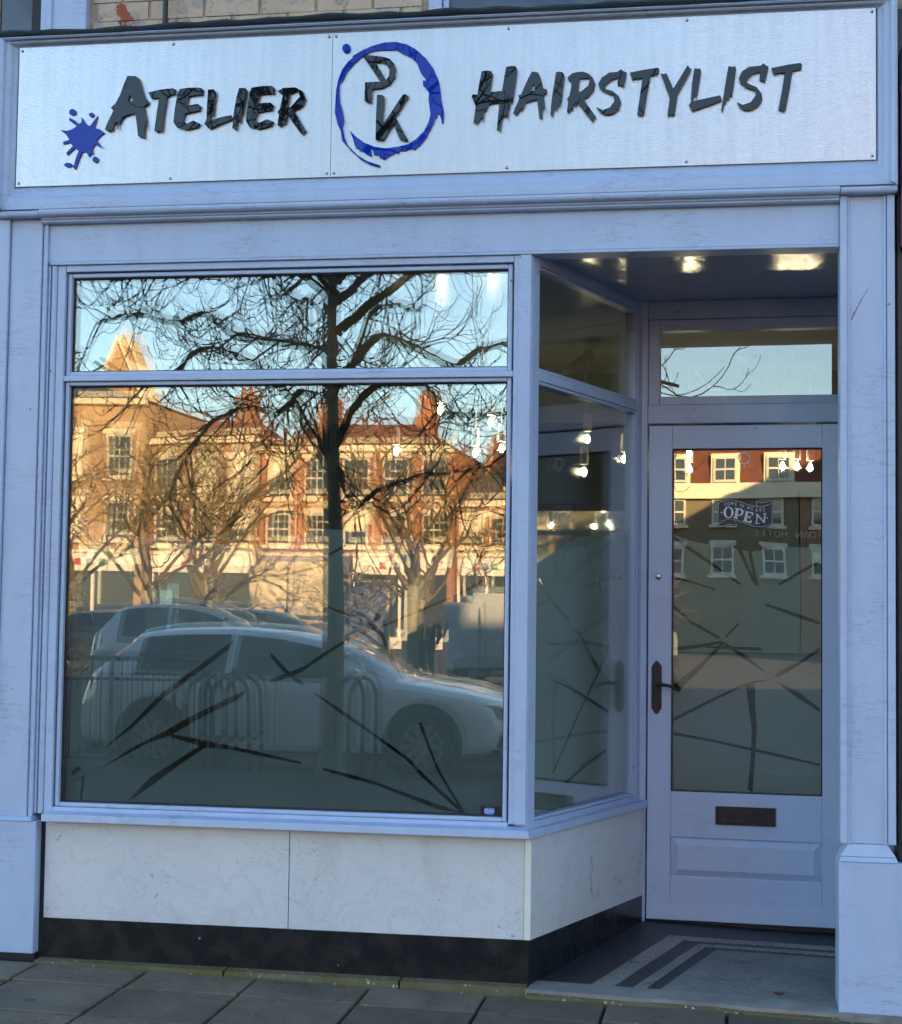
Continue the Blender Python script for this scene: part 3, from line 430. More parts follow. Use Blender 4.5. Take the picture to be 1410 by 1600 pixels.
STICKER = {'banner': [(-0.0733,1.8675),(-0.0584,1.8789),(-0.0286,1.8878),(0.0062,1.8828),(0.0409,1.869),(0.0657,1.8615),(0.083,1.8603),(0.083,1.8804),(0.1052,1.8754),(0.1274,1.8767),(0.141,1.8818),(0.1558,1.873),(0.1547,1.7813),(0.1375,1.7662),(0.108,1.7585),(0.0783,1.7609),(0.0412,1.7745),(0.0065,1.7882),(-0.0034,1.7718),(-0.0257,1.7717),(-0.0505,1.764),(-0.0729,1.7652),(-0.0779,1.7752)],'lines': [[(-0.0742,1.7752),(-0.0721,1.8636),(-0.0584,1.8737),(-0.0286,1.8809),(0.0062,1.8764),(0.0459,1.8614),(0.0855,1.8514),(0.1151,1.8515),(0.1398,1.8604),(0.1533,1.8692),(0.1527,1.7838),(0.1375,1.7724),(0.1079,1.7655),(0.0783,1.7671),(0.0412,1.7808),(0.0065,1.7927),(-0.0084,1.7962),(-0.0283,1.7986),(-0.0556,1.7904),(-0.0742,1.7752),(-0.0704,1.7671),(-0.0505,1.7672),(-0.0257,1.7754),(-0.0034,1.7743),(-0.003,1.7944)],[(0.0875,1.8519),(0.0874,1.8746),(0.1077,1.8678),(0.1299,1.8716),(0.1422,1.8767),(0.1533,1.8692)]],'O': ([(-0.0078,1.8267),(-0.0091,1.8183),(-0.0128,1.8109),(-0.0186,1.8054),(-0.0258,1.8025),(-0.0333,1.8025),(-0.0405,1.8054),(-0.0463,1.8108),(-0.0502,1.8182),(-0.0515,1.8265),(-0.0502,1.8349),(-0.0464,1.8423),(-0.0406,1.8478),(-0.0335,1.8507),(-0.0259,1.8507),(-0.0188,1.8478),(-0.013,1.8424),(-0.0091,1.835)],[(-0.0177,1.8266),(-0.0184,1.8196),(-0.0203,1.8133),(-0.0234,1.8087),(-0.0271,1.8062),(-0.0311,1.8062),(-0.0348,1.8087),(-0.0378,1.8133),(-0.0399,1.8195),(-0.0406,1.8266),(-0.0399,1.8336),(-0.0379,1.8399),(-0.0349,1.8445),(-0.0312,1.847),(-0.0272,1.847),(-0.0235,1.8445),(-0.0204,1.8399),(-0.0184,1.8337)]),'P': ([(-0.0074,1.8461),(0.0063,1.8456),(0.0261,1.8417),(0.0348,1.8311),(0.0299,1.816),(0.0163,1.8114),(0.0084,1.8134),(0.0059,1.802),(0.0109,1.8003),(0.0102,1.7977),(-0.0109,1.8032),(-0.0097,1.8057),(-0.0047,1.8058),(0.0013,1.8411)],[(0.0113,1.8398),(0.0224,1.8361),(0.0249,1.826),(0.0175,1.8159),(0.0094,1.8179)]),'E': ([(0.0385,1.8336),(0.0744,1.8262),(0.0732,1.8136),(0.0695,1.8136),(0.0658,1.8231),(0.0529,1.8261),(0.0505,1.811),(0.0597,1.8085),(0.0621,1.8136),(0.0646,1.8136),(0.0609,1.7985),(0.0584,1.7984),(0.0579,1.805),(0.0495,1.8067),(0.0466,1.7908),(0.0597,1.7884),(0.0659,1.7947),(0.0688,1.7935),(0.0647,1.7796),(0.0275,1.7908),(0.0288,1.7933),(0.035,1.7921),(0.0423,1.8299)],[]),'N': ([(0.0806,1.8224),(0.0918,1.82),(0.1172,1.7911),(0.1197,1.8183),(0.114,1.8226),(0.1288,1.8239),(0.1288,1.8213),(0.1251,1.8188),(0.1227,1.7811),(0.1183,1.7816),(0.0923,1.8107),(0.0899,1.7822),(0.1005,1.7798),(0.1005,1.778),(0.0807,1.7784),(0.082,1.7809),(0.0857,1.7822),(0.0881,1.8162)],[]),'dots': [[(-0.0557,1.8265),(-0.0564,1.8246),(-0.058,1.8234),(-0.06,1.8234),(-0.0616,1.8246),(-0.0622,1.8265),(-0.0616,1.8284),(-0.06,1.8296),(-0.058,1.8296),(-0.0564,1.8284)],[(0.1357,1.8038),(0.1351,1.8019),(0.1335,1.8007),(0.1315,1.8007),(0.1299,1.8018),(0.1293,1.8038),(0.1299,1.8057),(0.1315,1.8069),(0.1335,1.8069),(0.1351,1.8057)]],'small': [('C',-0.0422,1.8611),('O',-0.0285,1.8632),('M',-0.0136,1.8632),('E',0.0013,1.8618),('I',0.0192,1.8575),('N',0.0298,1.8538),(',',0.0385,1.845),('W',0.0546,1.845),('E',0.0695,1.8413),('A',0.088,1.8363),('R',0.1041,1.8369),('E',0.1189,1.8377)]}
# ================================================================ SETTING: ground
def zp(x): return 0.008-0.0175*x                       # the pavement falls gently to the right
def zl(x, y): return 0.029-0.0223*x+0.0565*y            # the lobby floor rises to the door
g = MB(); g.box(-400, 400, -500, 300, -0.9, -0.40); tag(g.build('ground', 'ground'), kind='structure')
g = MB(); g.box(-120, 120, -59, -8.35, -0.42, -0.235); tag(g.build('road', 'asphalt'), kind='structure')
# pavement: bedding sheet and slabs
def pav_z(x, y): return zp(max(-6, min(6, x)))+0.018*min(0, y)*(1 if y > -8 else 0)
pav = MB()
xs = [-60, -6, -4, -2, 0, 2, 6, 60]
for i in range(len(xs)-1):
    a, b = xs[i], xs[i+1]
    z = lambda x, y: zp(max(-6, min(6, x)))-0.012+0.018*y
    pav.hexa([(a, -8.2, -0.42), (b, -8.2, -0.42), (b, 0.3, -0.42), (a, 0.3, -0.42), (a, -8.2, z(a, -8.2)), (b, -8.2, z(b, -8.2)), (b, 0.3, z(b, 0)), (a, 0.3, z(a, 0))])
pavement = tag(pav.build('pavement', simple('paving_joint_dirt', (0.018, 0.017, 0.014), 0.9, var=0.3, vscale=30)), kind='structure')
xj = [-2.575+0.4255*i for i in range(-11, 18)]
yj = [-0.065, -0.315, -0.705, -1.12, -1.53, -1.94, -2.35, -2.76, -3.2, -3.65, -4.1, -4.55, -5.0]
rs = random.Random(3)
for j in range(len(yj)-1):
    for i in range(len(xj)-1):
        if j > 3 and not (-3.4 < xj[i] < 2.2): continue
        x0, x1, y1, y0 = xj[i], xj[i+1], yj[j], yj[j+1]
        gpx = 0.0045+rs.random()*0.003; t = [rs.uniform(-0.003, 0.003) for _ in range(4)]
        jy = rs.uniform(-0.012, 0.012) if j else 0
        c = [(x0+gpx, y0+gpx), (x1-gpx, y0+gpx), (x1-gpx, y1-gpx), (x0+gpx, y1-gpx)]
        top = [(x, y, zp(x)+0.018*y+dt) for (x, y), dt in zip(c, t)]
        MB().hexa([(x, y, z-0.05) for x, y, z in top]+top).build('paving_slab', 'slab', pavement, bevel=0.006)
kerb = MB()
for i in range(24):
    a = -11+i*0.92
    kerb.box(a+0.004, a+0.916, -8.35, -8.2, -0.4, -0.145+0.0)
tag(kerb.build('kerb', simple('kerb_granite', (0.22, 0.21, 0.20), 0.8, var=0.2), None, 0.01), kind='structure')
# concrete footing strip below the shop front, in three lengths with lichen
foot = empty('footing_strip'); tag(foot, kind='structure')
for a, b in ((-2.60, -1.86), (-1.852, -1.20), (-1.192, -0.735), (-0.728, 0.02), (0.028, 0.36)):
    n = 8; vs = []
    mb = MB()
    for k in range(n):
        x0 = a+(b-a)*k/n; x1 = a+(b-a)*(k+1)/n
        f = lambda x: (-0.058-0.006*sin(x*9)+0.004*sin(x*31)) if x < -0.73 else (-0.085-0.012*sin(x*5))
        tz = lambda x: (0.0625-0.004*(x+2.6)) if x < -0.73 else (0.019-0.0223*x)
        yb = 0.05 if b < -0.7 else -0.045
        d = 0.006
        mb.hexa([(x0, f(x0), zp(x0)-0.06), (x1, f(x1), zp(x1)-0.06), (x1, yb, zp(x1)-0.06), (x0, yb, zp(x0)-0.06),
                 (x0, f(x0)+0.008, tz(x0)-d), (x1, f(x1)+0.008, tz(x1)-d), (x1, yb, tz(x1)), (x0, yb, tz(x0))])
    me = mb.mesh('footing_stone'); bm = bmesh.new(); bm.from_mesh(me); bmesh.ops.remove_doubles(bm, verts=bm.verts, dist=1e-4); bm.to_mesh(me); bm.free()
    add_obj('footing_stone', me, 'kerb', foot)
# lobby floor: base, bands, threshold stone
def lob(pts, dz): return lambda p: (p[0], p[1], zl(p[0], p[1])+dz)
def plate(name, pts, z0, z1, mat, parent):
    return MB().prism(pts, lob(pts, z1), lob(pts, z0)).build(name, mat, parent)
lf = MB(); P_ = [(-0.74, 0.05), (0.60, 0.05), (0.60, 1.30), (-0.33, 1.30)]
lf.prism(P_, lob(P_, 0.0), lob(P_, -0.12)); lobby = tag(lf.build('lobby_floor', 'mosaic_dark'), kind='structure')
def bx(y, x0): return x0+(y-0.075)*0.318
def band(x0, x1, yb0, yb1, name, mat):      # L-shaped band: up along the side window, then along the door
    ya, xr = 0.075, 0.598
    pts = [(bx(ya, x0), ya), (bx(ya, x1), ya), (bx(yb0, x1), yb0), (xr, yb0-0.004), (xr, yb1-0.004), (bx(yb1, x0), yb1)]
    plate(name, pts, -0.02, 0.0025, mat, lobby)
band(-0.509, -0.429, 0.805, 0.862, 'pale_floor_band', 'mosaic_band')
band(-0.358, -0.314, 0.722, 0.762, 'pale_floor_band', 'mosaic_band')
fp = [(bx(0.075, -0.262), 0.075), (0.598, 0.075), (0.598, 0.68), (bx(0.68, -0.262), 0.68)]
plate('mosaic_field', fp, -0.02, 0.0025, 'mosaic_light', lobby)
tp = [(-0.735, -0.052), (-0.33, -0.058), (-0.25, -0.05), (-0.05, -0.052), (0.06, -0.066), (0.60, -0.066), (0.60, 0.070), (-0.712, 0.070)]
plate('threshold_stone', tp, -0.09, 0.004, 'threshold', lobby)
plate('spilled_red_mark', [(0.16+0.018*cos(a)*(1+0.3*sin(3*a)), 0.13+0.03*sin(a)*(1+0.4*cos(2*a))) for a in [i*pi/6 for i in range(12)]], 0.0, 0.0035, simple('dried_red_stain', (0.13, 0.03, 0.03), 0.7), lobby)

for i, (x, y, w) in enumerate(((-0.165, -0.078, 'left'), (-0.140, -0.092, 'right'))):
    q = MB().lathe([(0.0, 0.0), (0.004, 0.001), (0.0035, 0.004), (0.0, 0.005)], (0, 0, 0), 'Z', 7).build('litter_scrap', simple('white_scrap', (0.7, 0.7, 0.68), 0.7), None)
    q.location = (x, y, 0.019-0.0223*x-0.004); q.scale = (0.8, 2.4, 1.0); q.rotation_euler = (0, 0, 0.2+0.3*i)
    tag(q, 'tiny white litter scrap on kerb strip below the threshold, %s of two' % w, 'litter', 'litter on the kerb strip')

# ================================================================ SHOP BUILDING
shop = tag(empty('shop_building', (0, 0, 0)), 'lavender-white shopfront with marble stall riser and recessed glazed door', 'shop')
def Bx(name, x0, x1, y0, y1, z0, z1, mat='paint', parent=None, bevel=0.003):
    return MB().box(x0, x1, y0, y1, z0, z1).build(name, mat, parent or shop, bevel)
def profile_x(name, prof, x0, x1, mat, parent, m0=0, m1=0, y0=0, z0=0):
    """moulding along X; prof in (y, z); m0/m1 mitre: x shift per unit of (y or z)"""
    return MB().prism(prof, lambda p: (x0, p[0]+y0, p[1]+z0), lambda p: (x1, p[0]+y0, p[1]+z0)).build(name, mat, parent, 0.0015)

# --- upper storey: cream painted bricks between two sash windows
uw = Bx('upper_wall', -2.9, 0.60, 0.075, 0.35, 3.55, 9.2, 'mortar', None, 0)
Bx('upper_mass', -2.9, 0.60, 0.36, 9.0, 3.0, 9.2, 'mortar', None, 0)
rb = random.Random(11)
zc = 3.55; row = 0
while zc < 4.35:
    x = -2.50-(0.1125 if row % 2 else 0)
    while x < -1.19:
        a, b = max(x, -2.515), min(x+0.215, -1.185)
        if b-a > 0.03: Bx('brick', a+0.0012, b-0.0012, 0.068+rb.uniform(-0.002, 0.002), 0.10, zc+0.001, zc+0.0745, 'cream', uw, 0.0022)
        x += 0.225
    zc += 0.0755; row += 1
M['upglass'] = simple('dark_upper_glass', (0.012, 0.022, 0.035), 0.05, spec=0.8)
for (x0, x1, nm) in ((-3.6, -2.53, 'l'), (-1.155, 0.45, 'r')):
    w = part_empty('sash_window', shop)
    Bx('window_surround', x1-0.19 if nm == 'l' else x0, x1 if nm == 'l' else x0+0.05, 0.035, 0.10, 3.6, 5.6, 'paint', w)
    if nm == 'l':
        Bx('window_stile', x1-0.235, x1-0.192, 0.05, 0.11, 3.6, 5.6, M['gasket'], w)
        Bx('window_bead', x1-0.16, x1-0.14, 0.025, 0.06, 3.6, 5.6, 'paint', w)
    else:
        Bx('window_stile', x0+0.052, x0+0.075, 0.05, 0.11, 3.6, 5.6, 'paint', w)
        Bx('window_mullion', -0.175, -0.150, 0.06, 0.11, 3.66, 5.6, 'paint', w)
        Bx('window_surround', x1-0.05, x1, 0.035, 0.10, 3.6, 5.6, 'paint', w)
    Bx('window_sill', x0, x1, 0.0, 0.12, 3.6, 3.652, 'paint' if nm == 'r' else 'granite', w)
    Bx('pane', x0+0.05, x1-0.05, 0.07, 0.078 if nm == 'r' else 0.074, 3.655, 5.6, 'upglass', w, 0)
MB().tube([(-2.201, 0.03, 3.60), (-2.201, 0.03, 5.5)], 0.011, 8).build('cable_conduit', 'dark', shop, smooth=True)

# --- fascia
fas = part_empty('fascia', shop)
FX0, FX1, FZ0, FZ1 = -2.836, 0.562, 2.935, 3.602
Bx('fascia_back', FX0+0.02, FX1-0.02, -0.030, 0.06, 2.90, 3.58, 'paint', fas, 0)
pr_top = [(0.0, 0.0), (-0.062, 0.0), (-0.072, -0.006), (-0.066, -0.012), (-0.052, -0.015), (-0.052, -0.019), (-0.046, -0.024), (-0.034, -0.029), (-0.026, -0.036), (0.0, -0.036)]
def frame_rail(name, prof, A, B, inn, mA, mB):
    """rail from A to B (x,z); inn = inward unit (x,z); prof (y, -w)"""
    d = Vector((B[0]-A[0], B[1]-A[1])).normalized()
    def f(P, s):
        return lambda p: (P[0]+inn[0]*(-p[1])+d.x*s*(-p[1]), -0.02+p[0], P[1]+inn[1]*(-p[1])+d.y*s*(-p[1]))
    return MB().prism(prof, f(A, mA), f(B, -mB)).build(name, 'paint', fas, 0.001)
frame_rail('top_moulding', pr_top, (FX0, FZ1), (FX1, FZ1), (0, -1), 1, 1)
pr_side = [(y, w*1.85) for y, w in pr_top]
frame_rail('side_moulding', pr_side, (FX0, FZ0-0.02), (FX0, FZ1), (1, 0), 0.6, 0.55)
frame_rail('side_moulding', pr_side, (FX1, FZ0-0.02), (FX1, FZ1), (-1, 0), 0.6, 0.55)
pr_bot = [(0.0, 0.0), (-0.050, 0.0), (-0.050, -0.018), (-0.046, -0.040), (-0.046, -0.046), (-0.040, -0.052), (-0.034, -0.066), (-0.026, -0.080), (-0.022, -0.095), (0, -0.095)]
frame_rail('bottom_moulding', pr_bot, (FX0, FZ0-0.012), (FX1, FZ0-0.012), (0, 1), 0.75, 0.75)
# bead and small cornice below
def torus_prof(r, n=7): return [(-r*sin(pi*i/(n-1)), r*cos(pi*i/(n-1))) for i in range(n)]
for (a, b) in ((FX0, -2.662), (0.366, FX1)):
    profile_x('cornice_bead', [(0.03, 0.014)]+[(-0.055+p[0]*1.0, p[1]) for p in torus_prof(0.0135)]+[(0.03, -0.0135)], a, b, 'paint', fas, z0=2.909)
profile_x('cornice_bead', [(0.03, 0.019)]+[(-0.056+p[0], p[1]+0.003) for p in torus_prof(0.0155)]+[(-0.042, -0.014), (-0.042, -0.020), (-0.034, -0.023), (-0.034, -0.029), (-0.026, -0.034), (0.03, -0.034)], -2.660, 0.364, 'paint', fas, z0=2.909)
fl = MB(); rr = random.Random(5); pts = []
for i in range(60):
    x = FX0-0.01+(FX1-FX0+0.02)*i/59
    pts.append((x, -0.082+rr.uniform(-0.003, 0.003), 3.616+0.004*sin(x*3.1)+0.0025*sin(x*11)+rr.uniform(-0.0015, 0.0015)))
fl.tube(pts, [0.0115+0.0025*sin(i*1.7)+rr.uniform(-0.001, 0.0015) for i in range(60)], 8)
fl.box(FX0, FX1, -0.08, 0.05, 3.604, 3.620)
fl.build('lead_flashing', 'lead', fas, smooth=True)

# --- header beam
Bx('header', -2.645, 0.366, 0.0, 0.10, 2.727, 2.905, 'paint', None, 0.004)
Bx('header_lip', -2.633, 0.366, -0.007, 0.10, 2.716, 2.7265, 'paint', None, 0.003)

# --- left pilaster
pl = part_empty('pilaster', shop)
Bx('pilaster_face', -2.790, -2.662, -0.020, 0.10, 0.588, 2.895, 'paint', pl, 0.003)
Bx('pilaster_strip', -2.86, -2.792, -0.034, 0.10, 0.588, 2.895, 'paint', pl, 0.004)
Bx('pilaster_strip', -2.660, -2.642, -0.012, 0.10, 0.588, 2.880, 'paint', pl, 0.003)
Bx('pilaster_moulding', -2.641, -2.632, 0.0, 0.10, 0.60, 2.715, 'paint', pl, 0.003)
MB().tube([(-2.618, 0.012, 0.60), (-2.618, 0.012, 2.714)], 0.0125, 12).build('corner_bead', 'paint', pl, smooth=True)
MB().hexa([(-2.86, -0.046, 0.575), (-2.628, -0.046, 0.575), (-2.628, 0.1, 0.575), (-2.86, 0.1, 0.575), (-2.86, -0.030, 0.589), (-2.640, -0.030, 0.589), (-2.640, 0.1, 0.589), (-2.86, 0.1, 0.589)]).build('pilaster_base_cap', 'paint', pl, 0.002)
Bx('pilaster_plinth', -2.88, -2.612, -0.040, 0.12, 0.078, 0.574, 'paint', pl, 0.004)
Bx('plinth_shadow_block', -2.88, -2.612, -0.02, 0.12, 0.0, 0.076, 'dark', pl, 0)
# --- right pilaster
pr_ = part_empty('pilaster', shop)
Bx('pilaster_face', 0.392, 0.528, -0.020, 0.10, 0.60, 2.895, 'paint', pr_, 0.003)
Bx('pilaster_strip', 0.366, 0.391, -0.032, 0.10, 0.60, 2.895, 'paint', pr_, 0.003)
MB().tube([(0.394, -0.022, 0.60), (0.394, -0.022, 2.894)], 0.006, 8).build('pilaster_bead', 'paint', pr_, smooth=True)
MB().tube([(0.522, -0.022, 0.60), (0.522, -0.022, 2.894)], 0.006, 8).build('pilaster_bead', 'paint', pr_, smooth=True)
Bx('pilaster_strip', 0.529, 0.556, -0.032, 0.10, 0.60, 2.895, 'paint', pr_, 0.003)
MB().hexa([(0.362, -0.045, 0.540), (0.562, -0.045, 0.540), (0.562, 0.1, 0.540), (0.362, 0.1, 0.540), (0.368, -0.030, 0.556), (0.556, -0.030, 0.556), (0.556, 0.1, 0.556), (0.368, 0.1, 0.556)]).build('pilaster_base_cap', 'paint', pr_, 0.002)
MB().hexa([(0.366, -0.032, 0.557), (0.556, -0.032, 0.557), (0.556, 0.1, 0.557), (0.366, 0.1, 0.557), (0.393, -0.021, 0.599), (0.527, -0.021, 0.599), (0.527, 0.1, 0.599), (0.393, 0.1, 0.599)]).build('panel_chamfer', 'paint', pr_, 0.001)
Bx('pilaster_plinth', 0.360, 0.66, -0.040, 0.16, -0.01, 0.539, 'paint', pr_, 0.004)
poly_plate(MB(), [(0.408, 2.447), (0.414, 2.462), (0.428, 2.492), (0.446, 2.528), (0.462, 2.553), (0.468, 2.572), (0.463, 2.560), (0.449, 2.536), (0.440, 2.524), (0.424, 2.490), (0.412, 2.470), (0.405, 2.452)], [], lambda u, z, d: (u, -0.0206+d, z), 0.0005).build('rust_scratch', simple('rust_stain', (0.20, 0.13, 0.12), 0.8, var=0.4, vscale=60), pr_)
# lobby flank wall behind the right pilaster
Bx('lobby_flank_wall', 0.56, 0.66, 0.101, 1.09, -0.01, 2.735, 'paint', None, 0)
Bx('lobby_soffit', -0.74, 0.60, 0.103, 1.30, 2.735, 2.78, 'soffit', None, 0)

# --- display window
GX0, GX1 = -2.549, -0.840
dw = part_empty('display_window', shop)
Bx('frame_stile', -2.604, -2.572, 0.006, 0.09, 0.60, 2.7155, 'paint', dw)
Bx('frame_head', -2.571, -0.812, 0.006, 0.09, 2.690, 2.7155, 'paint', dw)
Bx('frame_stile', -0.811, -0.788, 0.004, 0.09, 0.621, 2.7155, 'paint', dw)
Bx('transom_bar', -2.571, -0.812, 0.006, 0.09, 2.262, 2.284, 'paint', dw)
Bx('bottom_rail', -2.571, -0.812, 0.006, 0.09, 0.601, 0.626, 'paint', dw)
# beads around the two openings
def beads(x0, x1, z0, z1, w=0.021):
    yb0, yb1 = 0.020, 0.08
    Bx('glazing_bead', x0-w, x0, yb0, yb1, z0-w, z1+w, 'paint', dw, 0.004)
    Bx('glazing_bead', x1, x1+w, yb0, yb1, z0-w, z1+w, 'paint', dw, 0.004)
    Bx('glazing_bead', x0+0.0005, x1-0.0005, yb0, yb1, z1, z1+w, 'paint', dw, 0.004)
    Bx('glazing_bead', x0+0.0005, x1-0.0005, yb0, yb1, z0-w, z0, 'paint', dw, 0.004)
beads(-2.551, -0.835, 2.301, 2.669, 0.0165)
beads(-2.551, -0.835, 0.642, 2.246, 0.0155)
for z0, z1 in ((2.301, 2.669), (0.642, 2.246)):
    for k, (y, tx, tz) in enumerate(((0.045, 0.0, 0.0), (0.066, 0.0026, -0.0020))):
        me = MB().box(-0.853, 0.853, 0, 0.004, -(z1-z0)/2+0.004, (z1-z0)/2-0.004)
        o = me.build('pane', 'glass', dw); o.location = (-1.693, y, (z0+z1)/2); o.rotation_euler = (tx, 0, tz)
    gk = MB()
    for a, b, c, d in ((-2.551, -2.546, z0, z1), (-0.840, -0.835, z0, z1), (-2.551, -0.835, z0, z0+0.005), (-2.551, -0.835, z1-0.005, z1)):
        gk.box(a, b, 0.040, 0.076, c, d)
    gk.build('gasket', 'gasket', dw)
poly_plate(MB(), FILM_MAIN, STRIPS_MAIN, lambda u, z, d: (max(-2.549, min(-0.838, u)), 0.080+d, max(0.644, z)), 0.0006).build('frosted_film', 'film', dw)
# corner post
Bx('corner_post', -0.787, -0.746, -0.004, 0.10, 0.621, 2.7155, 'paint', None, 0.003)
MB().tube([(-0.7875, 0.002, 0.63), (-0.7875, 0.002, 2.70)], 0.005, 8).build('post_bead', 'paint', shop, smooth=True)

# --- side window on the splayed return
RO = Vector((-0.7465, 0.0, 0)); RD = Vector((0.31012, 0.95070, 0)); RN = Vector((0.95070, -0.31012, 0))
def RF(p): return tuple(RO+RD*p[0]+RN*p[1]+Vector((0, 0, p[2])))
sw = part_empty('side_window', shop)
def Rb(name, s0, s1, n0, n1, z0, z1, mat='paint', parent=None, bevel=0.003):
    return MB().box(s0, s1, n0, n1, z0, z1, RF).build(name, mat, parent or sw, bevel)
SE = 1.150
Rb('frame_stile', 0.012, 0.076, -0.06, 0.0, 0.600, 2.734, 'paint')
Rb('frame_stile', 1.085, SE, -0.06, 0.0, 0.600, 2.734, 'paint')
Rb('frame_head', 0.077, 1.084, -0.06, 0.0, 2.690, 2.734)
Rb('transom_bar', 0.077, 1.084, -0.06, 0.0, 2.256, 2.292)
Rb('bottom_rail', 0.077, 1.084, -0.06, 0.0, 0.600, 0.626)
for z0, z1 in ((2.305, 2.676), (0.639, 2.243)):
    Rb('glazing_bead', 0.077, 0.090, -0.05, -0.006, z0-0.012, z1+0.013, 'paint', sw, 0.003)
    Rb('glazing_bead', 1.071, 1.084, -0.05, -0.006, z0-0.012, z1+0.013, 'paint', sw, 0.003)
    Rb('glazing_bead', 0.0905, 1.0705, -0.05, -0.006, z1, z1+0.013, 'paint', sw, 0.003)
    Rb('glazing_bead', 0.0905, 1.0705, -0.05, -0.006, z0-0.012, z0, 'paint', sw, 0.003)
    Rb('pane', 0.086, 1.075, -0.030, -0.025, z0-0.004, z1+0.004, 'glass', sw, 0)
    Rb('pane', 0.086, 1.075, -0.046, -0.042, z0-0.004, z1+0.004, 'glass', sw, 0)
poly_plate(MB(), FILM_SIDE, STRIPS_SIDE, lambda u, z, d: RF((max(0.087, min(1.074, u)), -0.052-d, max(0.641, z))), 0.0006).build('frosted_film', 'film_lit', sw)

# --- sills
MB().hexa([(-2.584, -0.062, 0.578), (-0.7265, -0.062, 0.578), (-0.7665, 0.09, 0.578), (-2.584, 0.09, 0.578),
           (-2.584, -0.060, 0.606), (-0.7265, -0.060, 0.606), (-0.7665, 0.09, 0.6195), (-2.584, 0.09, 0.6195)]).build('window_sill', 'paint', shop, 0.003)
def Rh(name, P, mat, parent, bevel=0.003): return MB().hexa([RF(p) for p in P]).build(name, mat, parent, bevel)
Rh('window_sill', [(-0.055, 0.040, 0.578), (1.13, 0.040, 0.578), (1.13, -0.06, 0.578), (0.06, -0.06, 0.578), (-0.055, 0.038, 0.606), (1.13, 0.038, 0.606), (1.13, -0.06, 0.5995), (0.06, -0.06, 0.5995)], 'paint', shop)
# --- stall riser
sr = part_empty('stall_riser', shop)
for a, b in ((-2.590, -1.6305), (-1.6275, -0.7495)):
    Bx('marble_panel', a, b, 0.0, 0.04, 0.2085, 0.577, 'marble', sr, 0.0015)
Bx('corner_trim', -0.7485, -0.7245, -0.003, 0.04, 0.2085, 0.577, simple('pale_corner_stone', (0.78, 0.77, 0.72), 0.35, var=0.06), sr, 0.002)
Rb('marble_panel', 0.012, 0.560, -0.02, 0.020, 0.2085, 0.5775, 'marble', sr, 0.0015)
Rb('marble_panel', 0.5625, 1.128, -0.02, 0.020, 0.2085, 0.5775, 'marble_scuffed', sr, 0.0015)
Bx('black_plinth_panel', -2.588, -0.731, 0.003, 0.05, 0.03, 0.2075, 'granite', sr, 0.002)
Rb('black_plinth_panel', 0.012, 0.560, -0.02, 0.016, 0.02, 0.2075, 'granite', sr, 0.002)
Rb('black_plinth_panel', 0.5625, 1.128, -0.02, 0.016, 0.02, 0.2075, 'granite', sr, 0.002)
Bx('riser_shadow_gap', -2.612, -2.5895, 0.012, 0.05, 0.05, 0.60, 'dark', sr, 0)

# --- door frame and fanlight
DY = 1.075
df = part_empty('door_frame', shop)
Bx('jamb', -0.402, -0.371, DY, DY+0.10, 0.07, 2.734, 'paint', df)
Bx('jamb', 0.470, 0.60, DY, DY+0.10, 0.05, 2.734, 'paint', df)
Bx('head', -0.370, 0.469, DY, DY+0.10, 2.655, 2.734, 'paint', df)
Bx('transom_bar', -0.370, 0.469, DY-0.004, DY+0.10, 2.205, 2.285, 'paint', df)
Bx('fanlight_stile', -0.370, -0.322, DY+0.012, DY+0.08, 2.286, 2.654, 'paint', df)
Bx('fanlight_stile', 0.424, 0.469, DY+0.012, DY+0.08, 2.286, 2.654, 'paint', df)
Bx('fanlight_rail', -0.3215, 0.4235, DY+0.012, DY+0.08, 2.607, 2.654, 'paint', df)
Bx('fanlight_rail', -0.3215, 0.4235, DY+0.012, DY+0.08, 2.286, 2.322, 'paint', df)
Bx('pane', -0.324, 0.426, DY+0.045, DY+0.049, 2.319, 2.610, 'glass', df, 0)
# --- door leaf
dy = DY+0.025
dr = part_empty('door', shop)
Bx('door_stile', -0.366, -0.267, dy, dy+0.045, 0.105, 2.199, 'door_paint', dr, 0.002)
Bx('door_stile', 0.360, 0.466, dy, dy+0.045, 0.105, 2.199, 'door_paint', dr, 0.002)
Bx('door_rail', -0.2665, 0.3595, dy+0.0004, dy+0.045, 2.099, 2.199, 'door_paint', dr, 0.002)
Bx('door_rail', -0.2665, 0.3595, dy+0.0004, dy+0.045, 0.4525, 0.643, 'door_paint', dr, 0.002)
Bx('door_rail', -0.2665, 0.3595, dy+0.0004, dy+0.045, 0.105, 0.284, 'door_paint', dr, 0.002)
rp = MB()
x0, x1, z0, z1 = -0.266, 0.359, 0.2845, 0.452
def ring(i, y): return [(x0+i, y, z0+i), (x1-i, y, z0+i), (x1-i, y, z1-i), (x0+i, y, z1-i)]
rings = [ring(0, dy+0.010), ring(0.004, dy+0.012), ring(0.033, dy-0.003), ring(0.036, dy-0.003)]
for R_ in rings: rp.v += R_
for k in range(3):
    for j in range(4): rp.f.append((k*4+j, k*4+(j+1) % 4, (k+1)*4+(j+1) % 4, (k+1)*4+j))
rp.f.append((12, 13, 14, 15)); rp.build('raised_panel', 'door_paint', dr)
MB().hexa([(-0.366, dy-0.012, 0.108), (0.466, dy-0.012, 0.108), (0.466, dy, 0.108), (-0.366, dy, 0.108), (-0.366, dy-0.008, 0.172), (0.466, dy-0.008, 0.172), (0.466, dy, 0.176), (-0.366, dy, 0.176)]).build('weather_bar', 'door_paint', dr, 0.002)
Bx('bottom_seal', -0.364, 0.464, dy+0.008, dy+0.04, 0.085, 0.1045, 'gasket', dr, 0)
